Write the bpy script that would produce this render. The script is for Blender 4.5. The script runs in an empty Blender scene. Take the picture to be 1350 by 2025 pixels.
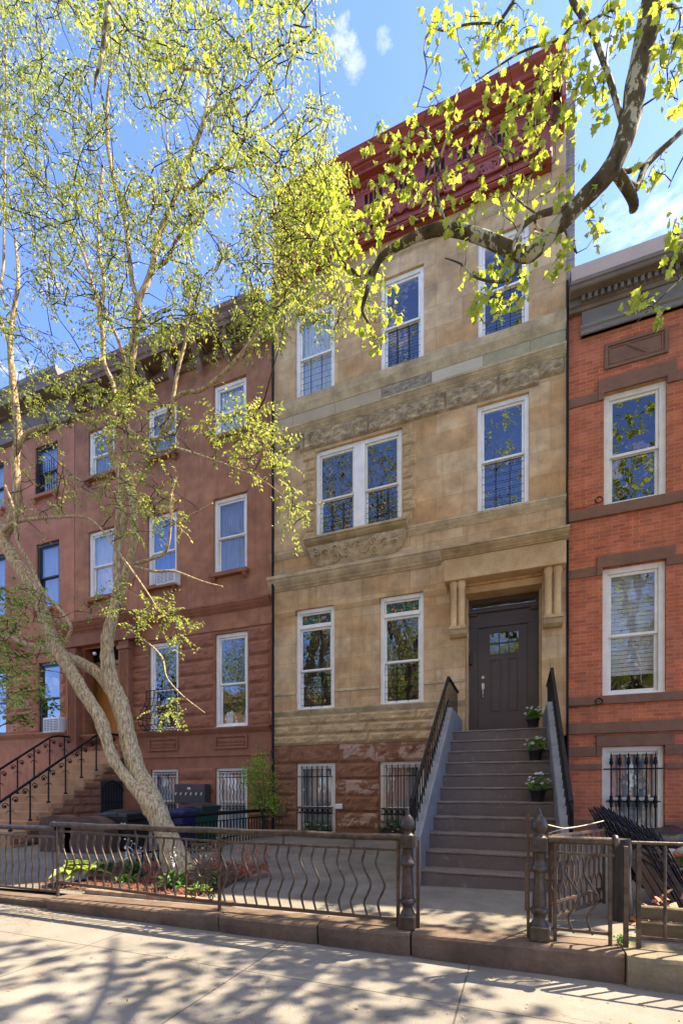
import bpy, math, random
from mathutils import Vector, noise as mn
R = random.Random(11)
sc = bpy.context.scene
COL = sc.collection
# ---- camera model (used to turn measured directions into points on real planes)
F, CX, HY, EYE = 920.0, 675.0, 1561.0, 1.34
AL = math.atan(0.381)
CA, SA = math.cos(AL), math.sin(AL)
def ray(px, py):
    u = (px - CX) / F
    return (-SA + u * CA, CA + u * SA, (HY - py) / F)
def at(px, py, Y):
    d = ray(px, py); t = Y / d[1]
    return Vector((d[0] * t, Y, EYE + d[2] * t))
def gx(px, Y): return at(px, HY, Y).x
def gz(px, py, Y): return at(px, py, Y).z
def zdep(px, Y): return Y / ray(px, HY)[1]
SUN = Vector((0.60, 0.465, 1.0)).normalized()
# ---- mesh collector
ORG = {}
class MB:
    def __init__(s): s.v = []; s.f = []; s.sm = []
    def add(s, vs, fs, smooth=False):
        b = len(s.v); s.v.extend(tuple(v) for v in vs)
        for f in fs: s.f.append(tuple(b + i for i in f)); s.sm.append(smooth)
    def quad(s, a, b, c, d): s.add([a, b, c, d], [(0, 1, 2, 3)])
    def box(s, x0, x1, y0, y1, z0, z1, b=0.0):
        if x0 > x1: x0, x1 = x1, x0
        if y0 > y1: y0, y1 = y1, y0
        if z0 > z1: z0, z1 = z1, z0
        if b <= 0 or min(x1-x0, z1-z0, y1-y0) < 2.2*b:
            s.add([(x0,y0,z0),(x1,y0,z0),(x1,y1,z0),(x0,y1,z0),(x0,y0,z1),(x1,y0,z1),(x1,y1,z1),(x0,y1,z1)],
                  [(0,3,2,1),(4,5,6,7),(0,1,5,4),(1,2,6,5),(2,3,7,6),(3,0,4,7)])
        else:   # chamfered box
            v = []
            for sx in (0,1):
                for sy in (0,1):
                    for sz in (0,1):
                        X = (x0,x1)[sx]; Y = (y0,y1)[sy]; Z = (z0,z1)[sz]
                        dx = b if sx == 0 else -b; dy = b if sy == 0 else -b; dz = b if sz == 0 else -b
                        v += [(X, Y+dy, Z+dz), (X+dx, Y, Z+dz), (X+dx, Y+dy, Z)]
            i = lambda sx,sy,sz,k: (sx*4+sy*2+sz)*3+k
            f = []
            for k in (0,1):
                q = [i(k,0,0,0), i(k,0,1,0), i(k,1,1,0), i(k,1,0,0)]; f.append(q if k == 0 else q[::-1])
                q = [i(0,k,0,1), i(1,k,0,1), i(1,k,1,1), i(0,k,1,1)]; f.append(q if k == 0 else q[::-1])
                q = [i(0,0,k,2), i(0,1,k,2), i(1,1,k,2), i(1,0,k,2)]; f.append(q if k == 0 else q[::-1])
            for a in (0,1):
                for c in (0,1):
                    q = [i(a,c,0,0), i(a,c,0,1), i(a,c,1,1), i(a,c,1,0)]; f.append(q if a == c else q[::-1])
                    q = [i(a,0,c,0), i(a,0,c,2), i(a,1,c,2), i(a,1,c,0)]; f.append(q[::-1] if a == c else q)
                    q = [i(0,a,c,1), i(0,a,c,2), i(1,a,c,2), i(1,a,c,1)]; f.append(q if a == c else q[::-1])
            for a in (0,1):
                for c in (0,1):
                    for d in (0,1):
                        q = [i(a,c,d,0), i(a,c,d,1), i(a,c,d,2)]; f.append(q if (a+c+d) % 2 == 0 else q[::-1])
            s.add(v, f)
    def hexa(s, p):   # eight corners, bottom ring then top ring
        s.add(p, [(0,3,2,1),(4,5,6,7),(0,1,5,4),(1,2,6,5),(2,3,7,6),(3,0,4,7)])
    def bar(s, p, q, w, h=None, up=(0,0,1)):
        p = Vector(p); q = Vector(q); h = h or w
        d = (q-p).normalized(); u = Vector(up)
        if abs(d.dot(u)) > .98: u = Vector((0,1,0))
        r = d.cross(u).normalized(); u = r.cross(d).normalized()
        c = lambda o, a, b: o + r*(a*w/2) + u*(b*h/2)
        s.hexa([c(p,-1,-1), c(p,1,-1), c(q,1,-1), c(q,-1,-1), c(p,-1,1), c(p,1,1), c(q,1,1), c(q,-1,1)])
    def prism(s, prof, x0, x1, ex0=0.0, ex1=0.0):
        # profile of (y,z) swept along X; ex lets the ends flare with projection (mitred returns)
        n = len(prof); ym = max(p[0] for p in prof)
        a = [(x0 - ex0*(ym-y), y, z) for y, z in prof]; b = [(x1 + ex1*(ym-y), y, z) for y, z in prof]
        s.add(a + b, [(i, (i+1) % n, n+(i+1) % n, n+i) for i in range(n)] + [tuple(range(n-1,-1,-1)), tuple(range(n, 2*n))])
    def tube(s, pts, rad, n=8, cap=True, smooth=True, jit=0.0, seed=0):
        pts = [Vector(p) for p in pts]; m = len(pts)
        if m < 2: return
        if not hasattr(rad, '__len__'): rad = [rad]*m
        t0 = (pts[1]-pts[0]).normalized()
        u = t0.orthogonal().normalized(); vs = []
        for i in range(m):
            t = (pts[min(i+1, m-1)] - pts[max(i-1, 0)])
            t = t.normalized() if t.length > 1e-9 else t0
            u = (u - t*u.dot(t)); u = u.normalized() if u.length > 1e-6 else t.orthogonal().normalized()
            w = t.cross(u)
            for k in range(n):
                a = 2*math.pi*k/n; r = rad[i]
                d = u*math.cos(a) + w*math.sin(a)
                if jit: r *= 1 + jit*mn.noise((pts[i] + d*r)*(1.2/max(r, .02)) * .8 + Vector((seed, 0, 0)))
                vs.append(pts[i] + d*r)
        fs = [(i*n+k, i*n+(k+1) % n, (i+1)*n+(k+1) % n, (i+1)*n+k) for i in range(m-1) for k in range(n)]
        s.add(vs, fs, smooth)
        if cap:
            s.add(vs[:n], [tuple(range(n-1,-1,-1))]); s.add(vs[-n:], [tuple(range(n))])
    def lathe(s, prof, c, n=16, smooth=True, flute=0.0, nf=8):
        c = Vector(c); m = len(prof); vs = []
        for r, z in prof:
            for k in range(n):
                a = 2*math.pi*k/n; rr = r*(1 - flute*(0.5+0.5*math.cos(nf*a)))
                vs.append((c.x+rr*math.cos(a), c.y+rr*math.sin(a), c.z+z))
        s.add(vs, [(i*n+k, i*n+(k+1) % n, (i+1)*n+(k+1) % n, (i+1)*n+k) for i in range(m-1) for k in range(n)], smooth)
        s.add(vs[:n], [tuple(range(n-1,-1,-1))]); s.add(vs[-n:], [tuple(range(n))])
    def ball(s, c, r, n=10, sz=1.0):
        s.lathe([(max(r*math.sin(math.pi*i/n), .0005), -r*sz*math.cos(math.pi*i/n)) for i in range(n+1)], c, n+2)
    def rock(s, x0, x1, z0, z1, Y, amp, seed, cell=0.045, depth=0.05, freq=9.0):
        # a rock-faced block: irregular front that falls back to the joint at its edges
        nx = max(4, int((x1-x0)/cell)); nz = max(4, int((z1-z0)/cell)); vs = []
        for j in range(nz+1):
            for i in range(nx+1):
                x = x0+(x1-x0)*i/nx; z = z0+(z1-z0)*j/nz
                e = min(i, nx-i)*(x1-x0)/nx; g = min(j, nz-j)*(z1-z0)/nz
                ed = min(1, min(e, g)/.05); ed = ed*(2-ed)
                p = Vector((x*freq*.55, seed*7.3, z*freq))
                h = .5 + .5*mn.noise(p) + .45*abs(mn.noise(p*2.3)) + .22*mn.noise(p*5.1)
                vs.append((x + (.006*mn.noise(p*3) if 0 < i < nx else 0), Y - .004 - amp*ed*max(0.12, h), z + (.006*mn.noise(p*3.3) if 0 < j < nz else 0)))
        w = nx+1
        s.add(vs, [(j*w+i, j*w+i+1, (j+1)*w+i+1, (j+1)*w+i) for j in range(nz) for i in range(nx)])
        s.box(x0, x1, Y-.003, Y+depth, z0, z1)
    def build(s, name, mat, parent=None, origin=None):
        o0 = Vector(origin) if origin is not None else (ORG[parent] if parent else Vector((0,0,0)))
        me = bpy.data.meshes.new(name)
        me.from_pydata([(v[0]-o0.x, v[1]-o0.y, v[2]-o0.z) for v in s.v], [], s.f)
        me.polygons.foreach_set('use_smooth', s.sm); me.update()
        if mat: me.materials.append(mat)
        o = bpy.data.objects.new(name, me); COL.objects.link(o)
        if parent: o.parent = parent
        else: o.location = o0
        ORG[o] = o0
        return o
def tag(o, label=None, cat=None, group=None, kind=None):
    if label: o['label'] = label
    if cat: o['category'] = cat
    if group: o['group'] = group
    if kind: o['kind'] = kind
    return o
def thing(name, label, cat, loc=(0,0,0), group=None):
    o = bpy.data.objects.new(name, None); COL.objects.link(o); o.location = loc
    o.empty_display_size = .1
    ORG[o] = Vector(loc)
    return tag(o, label, cat, group)
def kids(o): return [c for c in bpy.data.objects if c.parent == o]
def copy_tree(o, parent=None):
    c = o.copy(); COL.objects.link(c); c.parent = parent
    for ch in kids(o): copy_tree(ch, c)
    return c
def struct(name, mb, mat):
    return tag(mb.build(name, mat), kind='structure')
def spline(pts, k=6):
    # Catmull-Rom through (x,y,z,r) tuples
    out = []; n = len(pts)
    for i in range(n-1):
        p0, p1, p2, p3 = pts[max(i-1,0)], pts[i], pts[i+1], pts[min(i+2,n-1)]
        for j in range(k):
            t = j/k
            out.append(tuple(.5*((2*b)+(-a+c)*t+(2*a-5*b+4*c-d)*t*t+(-a+3*b-3*c+d)*t**3) for a,b,c,d in zip(p0,p1,p2,p3)))
    out.append(tuple(pts[-1])); return out
# ---- materials
def newmat(name):
    m = bpy.data.materials.new(name); m.use_nodes = True
    nt = m.node_tree; return m, nt, nt.nodes['Principled BSDF']
def nd(nt, t, **kw):
    n = nt.nodes.new(t)
    for k, v in kw.items():
        if k in n.inputs.keys(): n.inputs[k].default_value = v
        else: setattr(n, k, v)
    return n
def ramp(nt, fac, stops):
    r = nt.nodes.new('ShaderNodeValToRGB'); e = r.color_ramp.elements
    while len(e) < len(stops): e.new(.5)
    for k, (p, c) in enumerate(stops):
        e[k].position = p; e[k].color = (*c, 1) if len(c) == 3 else c
    nt.links.new(fac, r.inputs['Fac']); return r.outputs['Color']
def mapped(nt, scale=(1,1,1), rot=(0,0,0), kind='Object'):
    tc = nt.nodes.new('ShaderNodeTexCoord'); mp = nt.nodes.new('ShaderNodeMapping')
    mp.inputs['Scale'].default_value = scale; mp.inputs['Rotation'].default_value = rot
    nt.links.new(tc.outputs[kind], mp.inputs['Vector']); return mp.outputs['Vector']
def noise(nt, vec, scale, detail=5, rough=.6, out='Fac'):
    n = nd(nt, 'ShaderNodeTexNoise', Scale=scale, Detail=detail, Roughness=rough)
    if vec: nt.links.new(vec, n.inputs['Vector'])
    return n.outputs[out]
def mix(nt, fac, a, b, mode='MIX'):
    m = nt.nodes.new('ShaderNodeMix'); m.data_type = 'RGBA'; m.blend_type = mode
    for s, v in ((m.inputs[0], fac), (m.inputs[6], a), (m.inputs[7], b)):
        if isinstance(v, bpy.types.NodeSocket): nt.links.new(v, s)
        else: s.default_value = v if not isinstance(v, tuple) or len(v) == 4 else (*v, 1)
    return m.outputs[2]
def bump(nt, b, h, strength, dist=.01):
    n = nd(nt, 'ShaderNodeBump', Strength=strength, Distance=dist)
    nt.links.new(h, n.inputs['Height']); nt.links.new(n.outputs[0], b.inputs['Normal']); return n
def plain(name, c1, c2, scale=6, rough=.7, bmp=.15, metal=0.0, stretch=(1,1,1), fine=60, spec=.5):
    m, nt, b = newmat(name)
    v = mapped(nt, stretch)
    f = noise(nt, v, scale, 6, .62)
    col = ramp(nt, f, [(.32, c1), (.68, c2)])
    g = noise(nt, v, fine, 4, .6)
    col = mix(nt, .22, col, ramp(nt, g, [(.3, (.25,.25,.25)), (.7, (.8,.8,.8))]), 'OVERLAY')
    nt.links.new(col, b.inputs['Base Color'])
    b.inputs['Roughness'].default_value = rough; b.inputs['Metallic'].default_value = metal
    b.inputs['Specular IOR Level'].default_value = spec
    if bmp: bump(nt, b, g, bmp, .006)
    return m
def masonry(name, c1, c2, mortar, bw, rh, ms, scale_noise=.9, stain=(.1,.07,.045), st_amt=.35, bmp=.5, rough=.85, streak=True, vary=.5, off=.5, patch=None):
    m, nt, b = newmat(name)
    v = mapped(nt, (1,1,1), (-math.pi/2, 0, 0))
    br = nd(nt, 'ShaderNodeTexBrick', Scale=1.0)
    br.inputs['Mortar Size'].default_value = ms; br.inputs['Mortar Smooth'].default_value = .3
    br.inputs['Brick Width'].default_value = bw; br.inputs['Row Height'].default_value = rh
    br.inputs['Bias'].default_value = 0; br.offset = off
    br.inputs['Color1'].default_value = (*c1,1); br.inputs['Color2'].default_value = (*c2,1); br.inputs['Mortar'].default_value = (*mortar,1)
    # wobble the joints slightly
    o = mapped(nt)
    wob = nd(nt, 'ShaderNodeVectorMath', operation='MULTIPLY_ADD')
    nt.links.new(noise(nt, o, 9, 3, .5, 'Color'), wob.inputs[0]); wob.inputs[1].default_value = (ms*.8,)*3
    nt.links.new(v, wob.inputs[2]); nt.links.new(wob.outputs[0], br.inputs['Vector'])
    n1 = noise(nt, o, scale_noise, 7, .65)
    col = mix(nt, ramp(nt, n1, [(.38,(0,0,0)),(.72,(st_amt,)*3)]), br.outputs['Color'], stain)
    if patch:
        n0 = noise(nt, mapped(nt, (1,1,1.7)), .75, 5, .6)
        col = mix(nt, ramp(nt, n0, [(.46,(0,0,0)),(.60,(.48,.48,.48))]), col, patch[0])
        n5 = noise(nt, mapped(nt, (1.4,1.4,1)), 1.15, 8, .7)
        col = mix(nt, ramp(nt, n5, [(.60,(0,0,0)),(.74,(.62,.62,.62))]), col, patch[1])
    n2 = noise(nt, o, 3.1, 6, .6)
    col = mix(nt, vary, col, ramp(nt, n2, [(.3,(.36,.36,.36)),(.7,(.64,.64,.64))]), 'OVERLAY')
    if streak:
        sv = mapped(nt, (5.5, 5.5, .45)); n3 = noise(nt, sv, 1.3, 5, .6)
        col = mix(nt, ramp(nt, n3, [(.52,(0,0,0)),(.74,(.6,)*3)]), col, tuple(x*.55 for x in c1))
    n4 = noise(nt, o, 55, 5, .7)
    col = mix(nt, .3, col, ramp(nt, n4, [(.25,(.3,.3,.3)),(.75,(.72,.72,.72))]), 'OVERLAY')
    nt.links.new(col, b.inputs['Base Color']); b.inputs['Roughness'].default_value = rough
    b.inputs['Specular IOR Level'].default_value = .25
    h = nt.nodes.new('ShaderNodeMath'); h.operation = 'MULTIPLY_ADD'
    nt.links.new(br.outputs['Fac'], h.inputs[0]); h.inputs[1].default_value = -1.0; nt.links.new(n4, h.inputs[2])
    bump(nt, b, h.outputs[0], bmp, .006)
    return m
M = {}
M['sand'] = masonry('sandstone_ashlar', (.50,.295,.135), (.63,.44,.25), (.30,.18,.09), 1.05, .43, .0035, 1.1, (.23,.145,.075), .5, .35, vary=1.0, patch=((.50,.245,.085),(.20,.15,.095)))
M['sand_trim'] = plain('sandstone_trim', (.28,.20,.105), (.57,.42,.235), 3.0, .85, .35, fine=38)
M['sand_gold'] = plain('sandstone_gold', (.46,.26,.10), (.62,.42,.215), 2.4, .85, .35, fine=38)
M['rock_tan'] = plain('rock_faced_sandstone', (.33,.20,.09), (.55,.36,.17), 3.4, .9, .6, fine=30)
M['rock_dark'] = plain('weathered_rock_faced_stone', (.19,.135,.075), (.48,.355,.20), 5.5, .9, .7, fine=30)
M['panel_plain'] = plain('panel_stone_tan', (.36,.28,.17), (.42,.33,.21), 2, .85, .2)
M['panel_grey'] = plain('panel_stone_grey', (.45,.375,.25), (.50,.425,.30), 2, .85, .15)
M['panel_rough'] = plain('panel_stone_speckled', (.16,.135,.09), (.33,.27,.18), 9, .9, .7, fine=35)
M['panel_green'] = plain('panel_stone_green', (.25,.225,.12), (.38,.32,.18), 4, .85, .3)
def peeled(name, c1, c2, pale, th):
    m, nt, b = newmat(name); v = mapped(nt); f = noise(nt, v, 2.6, 6, .62)
    col = ramp(nt, f, [(.32,c1),(.68,c2)])
    pv = mapped(nt, (1,1,1.6)); p = noise(nt, pv, 2.1, 8, .62)
    col = mix(nt, ramp(nt, p, [(th,(0,0,0)),(th+.035,(.85,.85,.85))]), col, pale)
    g = noise(nt, v, 32, 5, .65); col = mix(nt, .3, col, ramp(nt, g, [(.3,(.25,.25,.25)),(.7,(.75,.75,.75))]), 'OVERLAY')
    nt.links.new(col, b.inputs['Base Color']); b.inputs['Roughness'].default_value = .9; b.inputs['Specular IOR Level'].default_value = .25
    bump(nt, b, g, .5, .006); return m
M['brown_rock'] = peeled('brownstone_rock', (.19,.077,.038), (.30,.128,.066), (.40,.22,.14), .66)
M['brown_rock_pale'] = peeled('brownstone_rock_peeled', (.20,.083,.042), (.30,.13,.07), (.46,.28,.195), .50)
M['brown'] = masonry('brownstone_stucco', (.36,.152,.078), (.40,.172,.09), (.24,.098,.05), 1.3, .62, .003, .9, (.19,.075,.046), .75, .3, vary=.8, patch=((.43,.185,.095),(.19,.075,.038)))
M['brown_trim'] = plain('brownstone_trim', (.22,.074,.035), (.32,.12,.06), 3.4, .85, .25)
M['brown_left'] = masonry('brownstone_stucco_pink', (.43,.165,.09), (.47,.19,.105), (.29,.115,.065), 1.2, .6, .003, .8, (.23,.09,.055), .7, .25)
M['brick'] = masonry('red_brick', (.60,.14,.05), (.38,.078,.03), (.47,.28,.18), .205, .0675, .0055, .9, (.34,.13,.085), .55, .9, vary=.7)
M['band'] = plain('brown_painted_band', (.15,.066,.034), (.215,.098,.054), 5, .8, .25)
M['party'] = masonry('grey_party_brick', (.22,.22,.22), (.30,.29,.285), (.36,.36,.36), .2, .068, .008, 2, (.1,.1,.1), .5, .8)
M['red_metal'] = plain('red_painted_metal', (.26,.045,.036), (.36,.07,.055), 3.5, .55, .12)
M['dark_slot'] = plain('dark_recess', (.012,.008,.008), (.016,.011,.01), 4, .9, 0)  # near-black stands for the shade inside the cornice slots
M['corn_brown'] = plain('weathered_brown_metal', (.12,.088,.066), (.20,.155,.12), 2.5, .7, .3)
M['corn_grey'] = plain('weathered_grey_board', (.155,.125,.10), (.215,.175,.14), 2.2, .75, .3, stretch=(1,1,3))
M['corn_roof'] = plain('roof_flashing', (.10,.07,.07), (.14,.105,.10), 2, .5, .1)
M['corn_left'] = plain('brown_metal_cornice', (.12,.06,.04), (.2,.105,.075), 2.5, .7, .3)
M['white'] = plain('white_window_paint', (.68,.64,.56), (.82,.78,.70), 5, .45, .1)
M['cream'] = plain('cream_window_paint', (.64,.585,.475), (.76,.70,.59), 5, .45, .1)
M['black_frame'] = plain('black_window_paint', (.012,.012,.014), (.02,.02,.022), 5, .4, .05)
M['iron'] = plain('black_iron', (.006,.0055,.005), (.016,.014,.012), 14, .55, .25, spec=.15)
M['fence'] = plain('worn_fence_metal', (.038,.028,.020), (.125,.095,.072), 14, .42, .4, metal=.65)
M['rust'] = plain('rusty_metal', (.12,.05,.022), (.09,.075,.06), 7, .7, .4, metal=.4)
M['cast'] = plain('cast_iron', (.04,.031,.024), (.095,.076,.06), 12, .45, .5, metal=.6)
def worn(name, c1, c2, scuff, dirt, rough=.7):
    m, nt, b = newmat(name); v = mapped(nt); f = noise(nt, v, 2.4, 6, .62)
    col = ramp(nt, f, [(.3,c1),(.7,c2)])
    s = noise(nt, v, 11, 8, .72); col = mix(nt, ramp(nt, s, [(.57,(0,0,0)),(.63,(.8,.8,.8))]), col, scuff)
    d = noise(nt, v, 5.5, 7, .7); col = mix(nt, ramp(nt, d, [(.52,(0,0,0)),(.75,(.7,.7,.7))]), col, dirt)
    g = noise(nt, v, 70, 5, .7); col = mix(nt, .35, col, ramp(nt, g, [(.3,(.3,.3,.3)),(.7,(.72,.72,.72))]), 'OVERLAY')
    nt.links.new(col, b.inputs['Base Color']); b.inputs['Roughness'].default_value = rough; b.inputs['Specular IOR Level'].default_value = .3
    bump(nt, b, g, .4, .006); return m
M['stoop'] = worn('brown_painted_step', (.135,.103,.084), (.168,.131,.108), (.23,.205,.185), (.075,.058,.05))
M['stoop_old'] = plain('brown_painted_step', (.092,.07,.06), (.118,.092,.08), 2.6, .7, .25)
M['cheek'] = worn('grey_painted_concrete', (.185,.172,.158), (.225,.21,.195), (.22,.215,.21), (.085,.08,.078), .65)
M['cheek_old'] = plain('grey_painted_concrete', (.125,.125,.132), (.16,.16,.165), 2.4, .65, .2)
M['door'] = plain('dark_brown_door_paint', (.056,.038,.032), (.07,.048,.041), 3, .42, .06)
M['nickel'] = plain('satin_nickel', (.55,.52,.48), (.65,.62,.57), 5, .3, 0, metal=1.0)
M['concrete_yard'] = plain('yard_concrete', (.105,.093,.074), (.19,.17,.14), 2.2, .9, .5, fine=45)
M['coping'] = plain('brownstone_coping', (.07,.044,.030), (.14,.094,.064), 3.6, .85, .45, fine=36)
M['coping_grey'] = plain('mossy_concrete_coping', (.10,.082,.048), (.19,.155,.10), 4, .9, .6, fine=36)
M['mulch'] = plain('red_mulch', (.12,.03,.016), (.30,.085,.045), 45, .9, .9, fine=120)
M['soil'] = plain('dark_soil', (.035,.024,.017), (.08,.055,.04), 12, .95, .8)
M['oldbrick'] = plain('old_edging_brick', (.2,.115,.08), (.34,.25,.18), 7, .9, .5)
M['plastic_black'] = plain('black_bin_plastic', (.018,.018,.02), (.03,.03,.032), 6, .42, .1)
M['plastic_blue'] = plain('blue_bin_plastic', (.004,.008,.07), (.006,.012,.10), 6, .4, .1)
M['plastic_green'] = plain('green_bin_plastic', (.004,.06,.035), (.008,.085,.05), 6, .4, .1)
M['pot'] = plain('black_flower_pot', (.014,.016,.017), (.024,.026,.027), 8, .5, .1)
M['petal_white'] = plain('white_petals', (.72,.73,.70), (.85,.85,.82), 20, .6, 0)
M['petal_pink'] = plain('pink_petals', (.75,.3,.27), (.85,.55,.5), 20, .6, 0)
M['petal_red'] = plain('red_orange_petals', (.75,.05,.02), (.85,.2,.02), 14, .6, 0)
M['ac'] = plain('air_conditioner_plastic', (.62,.61,.58), (.72,.71,.68), 8, .5, .05)
M['grille'] = plain('grey_grille', (.16,.16,.16), (.22,.22,.22), 8, .6, .05)
M['mailbox'] = plain('dark_bronze_box', (.028,.02,.016), (.045,.034,.027), 5, .45, .1)
M['label_white'] = plain('white_plate', (.6,.6,.58), (.7,.7,.68), 8, .5, 0)
M['step_brown'] = plain('brown_step_stone', (.33,.165,.075), (.45,.245,.12), 3, .85, .3)
M['orange_door'] = plain('orange_varnished_wood', (.38,.125,.02), (.5,.19,.035), 4, .45, .15, stretch=(6,6,1))
M['pale_wood'] = plain('pale_wood', (.4,.27,.17), (.5,.36,.24), 4, .5, .15, stretch=(6,6,1))
M['yellow'] = plain('yellow_plastic', (.75,.42,.02), (.85,.5,.03), 5, .5, 0)
M['wood_box'] = plain('mossy_timber', (.085,.06,.03), (.17,.125,.07), 5, .9, .6, stretch=(.6,1,3))
M['stump'] = plain('dark_weathered_wood', (.022,.016,.013), (.05,.038,.03), 8, .9, .7, stretch=(3,3,.5))
M['planter'] = plain('white_planter', (.55,.53,.5), (.68,.66,.63), 8, .6, .1)
M['plastic_bag'] = plain('black_plastic_bag', (.008,.009,.012), (.02,.022,.028), 5, .25, .4)
M['rubble'] = plain('concrete_rubble', (.3,.24,.19), (.45,.37,.3), 8, .9, .6)
M['brownleaf'] = plain('dry_brown_leaves', (.28,.11,.055), (.48,.25,.15), 12, .7, .2)
M['shade_stone'] = plain('sooty_brownstone', (.07,.036,.024), (.12,.062,.042), 4, .9, .5)  # brownstone with the low wall's shade put into its colour
M['litter'] = plain('dry_leaf_litter', (.16,.085,.035), (.42,.28,.12), 14, .8, .1)
M['wire'] = plain('pale_wire', (.3,.25,.2), (.4,.34,.28), 10, .5, 0, metal=.5)
M['curtain'] = plain('white_curtain', (.58,.58,.57), (.70,.70,.69), 5, .9, .05, stretch=(9,9,.3))
M['curtain_dim'] = plain('grey_curtain', (.28,.28,.275), (.42,.42,.41), 4, .9, .05, stretch=(9,9,.3))
M['curtain_blue'] = plain('blue_curtain', (.12,.24,.48), (.2,.34,.6), 5, .9, .05, stretch=(9,9,.3))
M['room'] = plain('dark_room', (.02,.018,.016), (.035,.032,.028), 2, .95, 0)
M['asphalt'] = plain('asphalt', (.045,.045,.046), (.065,.064,.063), 5, .9, .5)
M['house_red'] = masonry('opposite_brick', (.30,.10,.06), (.24,.08,.05), (.35,.25,.2), .21, .07, .008)
M['house_brown'] = masonry('opposite_stone', (.34,.22,.15), (.30,.19,.125), (.2,.13,.09), 1.2, .5, .005)
M['roofing'] = plain('grey_roof', (.12,.12,.12), (.16,.16,.16), 3, .9, .2)
def glass(name, refl=.32, tint=(.9,.93,.95), rough=.0):
    m, nt, b = newmat(name)
    out = nt.nodes['Material Output']; nt.nodes.remove(b)
    tr = nd(nt, 'ShaderNodeBsdfTransparent'); tr.inputs[0].default_value = (*tint,1)
    gl = nd(nt, 'ShaderNodeBsdfGlossy', Roughness=rough); gl.inputs[0].default_value = (.95,.97,1,1)
    fr = nd(nt, 'ShaderNodeFresnel', IOR=1.5)
    ma = nd(nt, 'ShaderNodeMath', operation='ADD'); ma.inputs[1].default_value = refl; ma.use_clamp = True
    nt.links.new(fr.outputs[0], ma.inputs[0])
    ge = nt.nodes.new('ShaderNodeNewGeometry'); fb = nd(nt, 'ShaderNodeMath', operation='SUBTRACT'); fb.inputs[0].default_value = 1.0; nt.links.new(ge.outputs['Backfacing'], fb.inputs[1])
    fm = nd(nt, 'ShaderNodeMath', operation='MULTIPLY'); nt.links.new(ma.outputs[0], fm.inputs[0]); nt.links.new(fb.outputs[0], fm.inputs[1])
    mx = nd(nt, 'ShaderNodeMixShader'); nt.links.new(fm.outputs[0], mx.inputs[0])
    nt.links.new(tr.outputs[0], mx.inputs[1]); nt.links.new(gl.outputs[0], mx.inputs[2])
    v = mapped(nt); bm = nd(nt, 'ShaderNodeBump', Strength=.22, Distance=.02)
    nt.links.new(noise(nt, v, 3.0, 2, .5), bm.inputs['Height']); nt.links.new(bm.outputs[0], gl.inputs['Normal'])
    nt.links.new(mx.outputs[0], out.inputs['Surface']); return m
M['glass'] = glass('window_glass', .14)
M['glass_dim'] = glass('dull_window_glass', .10, (.85,.86,.86))
M['glass_soft'] = glass('window_glass_clear', .10)
def leafmat(name, cols, trans=.5, rough=.55):
    m, nt, b = newmat(name)
    g = nt.nodes.new('ShaderNodeNewGeometry')
    n = len(cols)
    col = ramp(nt, g.outputs['Random Per Island'], [(i/(n-1), c) for i, c in enumerate(cols)])
    nt.links.new(col, b.inputs['Base Color']); b.inputs['Roughness'].default_value = rough
    b.inputs['Specular IOR Level'].default_value = .3
    t = nd(nt, 'ShaderNodeBsdfTranslucent')
    nt.links.new(mix(nt, 1.0, col, (1.2,1.15,.75), 'MULTIPLY'), t.inputs['Color'])
    mx = nd(nt, 'ShaderNodeMixShader'); mx.inputs[0].default_value = trans
    nt.links.new(b.outputs[0], mx.inputs[1]); nt.links.new(t.outputs[0], mx.inputs[2])
    nt.links.new(mx.outputs[0], nt.nodes['Material Output'].inputs['Surface']); return m
M['leaf_tree'] = leafmat('pale_green_leaflets', [(.10,.165,.04),(.24,.31,.075),(.36,.405,.115),(.48,.475,.17),(.16,.245,.06),(.32,.37,.10)], .5)
M['leaf_plane'] = leafmat('plane_tree_leaves', [(.22,.33,.05),(.38,.46,.09),(.52,.55,.15),(.30,.41,.07),(.46,.50,.12)], .55)
M['leaf_dark'] = leafmat('dark_green_leaves', [(.02,.07,.015),(.04,.11,.02),(.06,.15,.03)], .25)
M['leaf_lime'] = leafmat('lime_leaves', [(.20,.30,.05),(.30,.40,.09),(.38,.47,.16)], .4)
M['leaf_pot'] = leafmat('pot_leaves', [(.05,.15,.02),(.10,.24,.03),(.2,.33,.05)], .3)
M['leaf_pink'] = leafmat('pink_flower_spikes', [(.5,.06,.1),(.6,.2,.14),(.2,.2,.04),(.55,.12,.14)], .3)
M['leaf_bush'] = leafmat('feathery_green', [(.10,.24,.02),(.22,.40,.04),(.30,.46,.06)], .4)
M['leaf_maple'] = leafmat('fresh_green_maple', [(.04,.13,.015),(.09,.22,.025),(.17,.30,.04)], .4)
def bark(name, c1, c2, c3=None, ridged=True):
    m, nt, b = newmat(name); v = mapped(nt, (13,13,2.6) if ridged else (3.2,3.2,2.0))
    f = noise(nt, v, 3.2 if ridged else 2.4, 9, .68)
    if c3:
        col = ramp(nt, f, [(.36,c1),(.47,c2),(.535,c2),(.545,c3),(.75,c3)])
    else:
        col = ramp(nt, f, [(.35,c1),(.62,c2)])
    nt.links.new(col, b.inputs['Base Color']); b.inputs['Roughness'].default_value = .9
    b.inputs['Specular IOR Level'].default_value = .2
    bump(nt, b, f, 1.0 if ridged else .45, .04 if ridged else .012); return m
M['bark'] = bark('ridged_bark', (.17,.105,.05), (.80,.60,.35))
M['bark_plane'] = bark('plane_tree_bark', (.05,.036,.018), (.105,.08,.042), (.46,.43,.30), False)
M['bark_far'] = bark('brown_bark', (.03,.022,.014), (.10,.072,.045))
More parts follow.
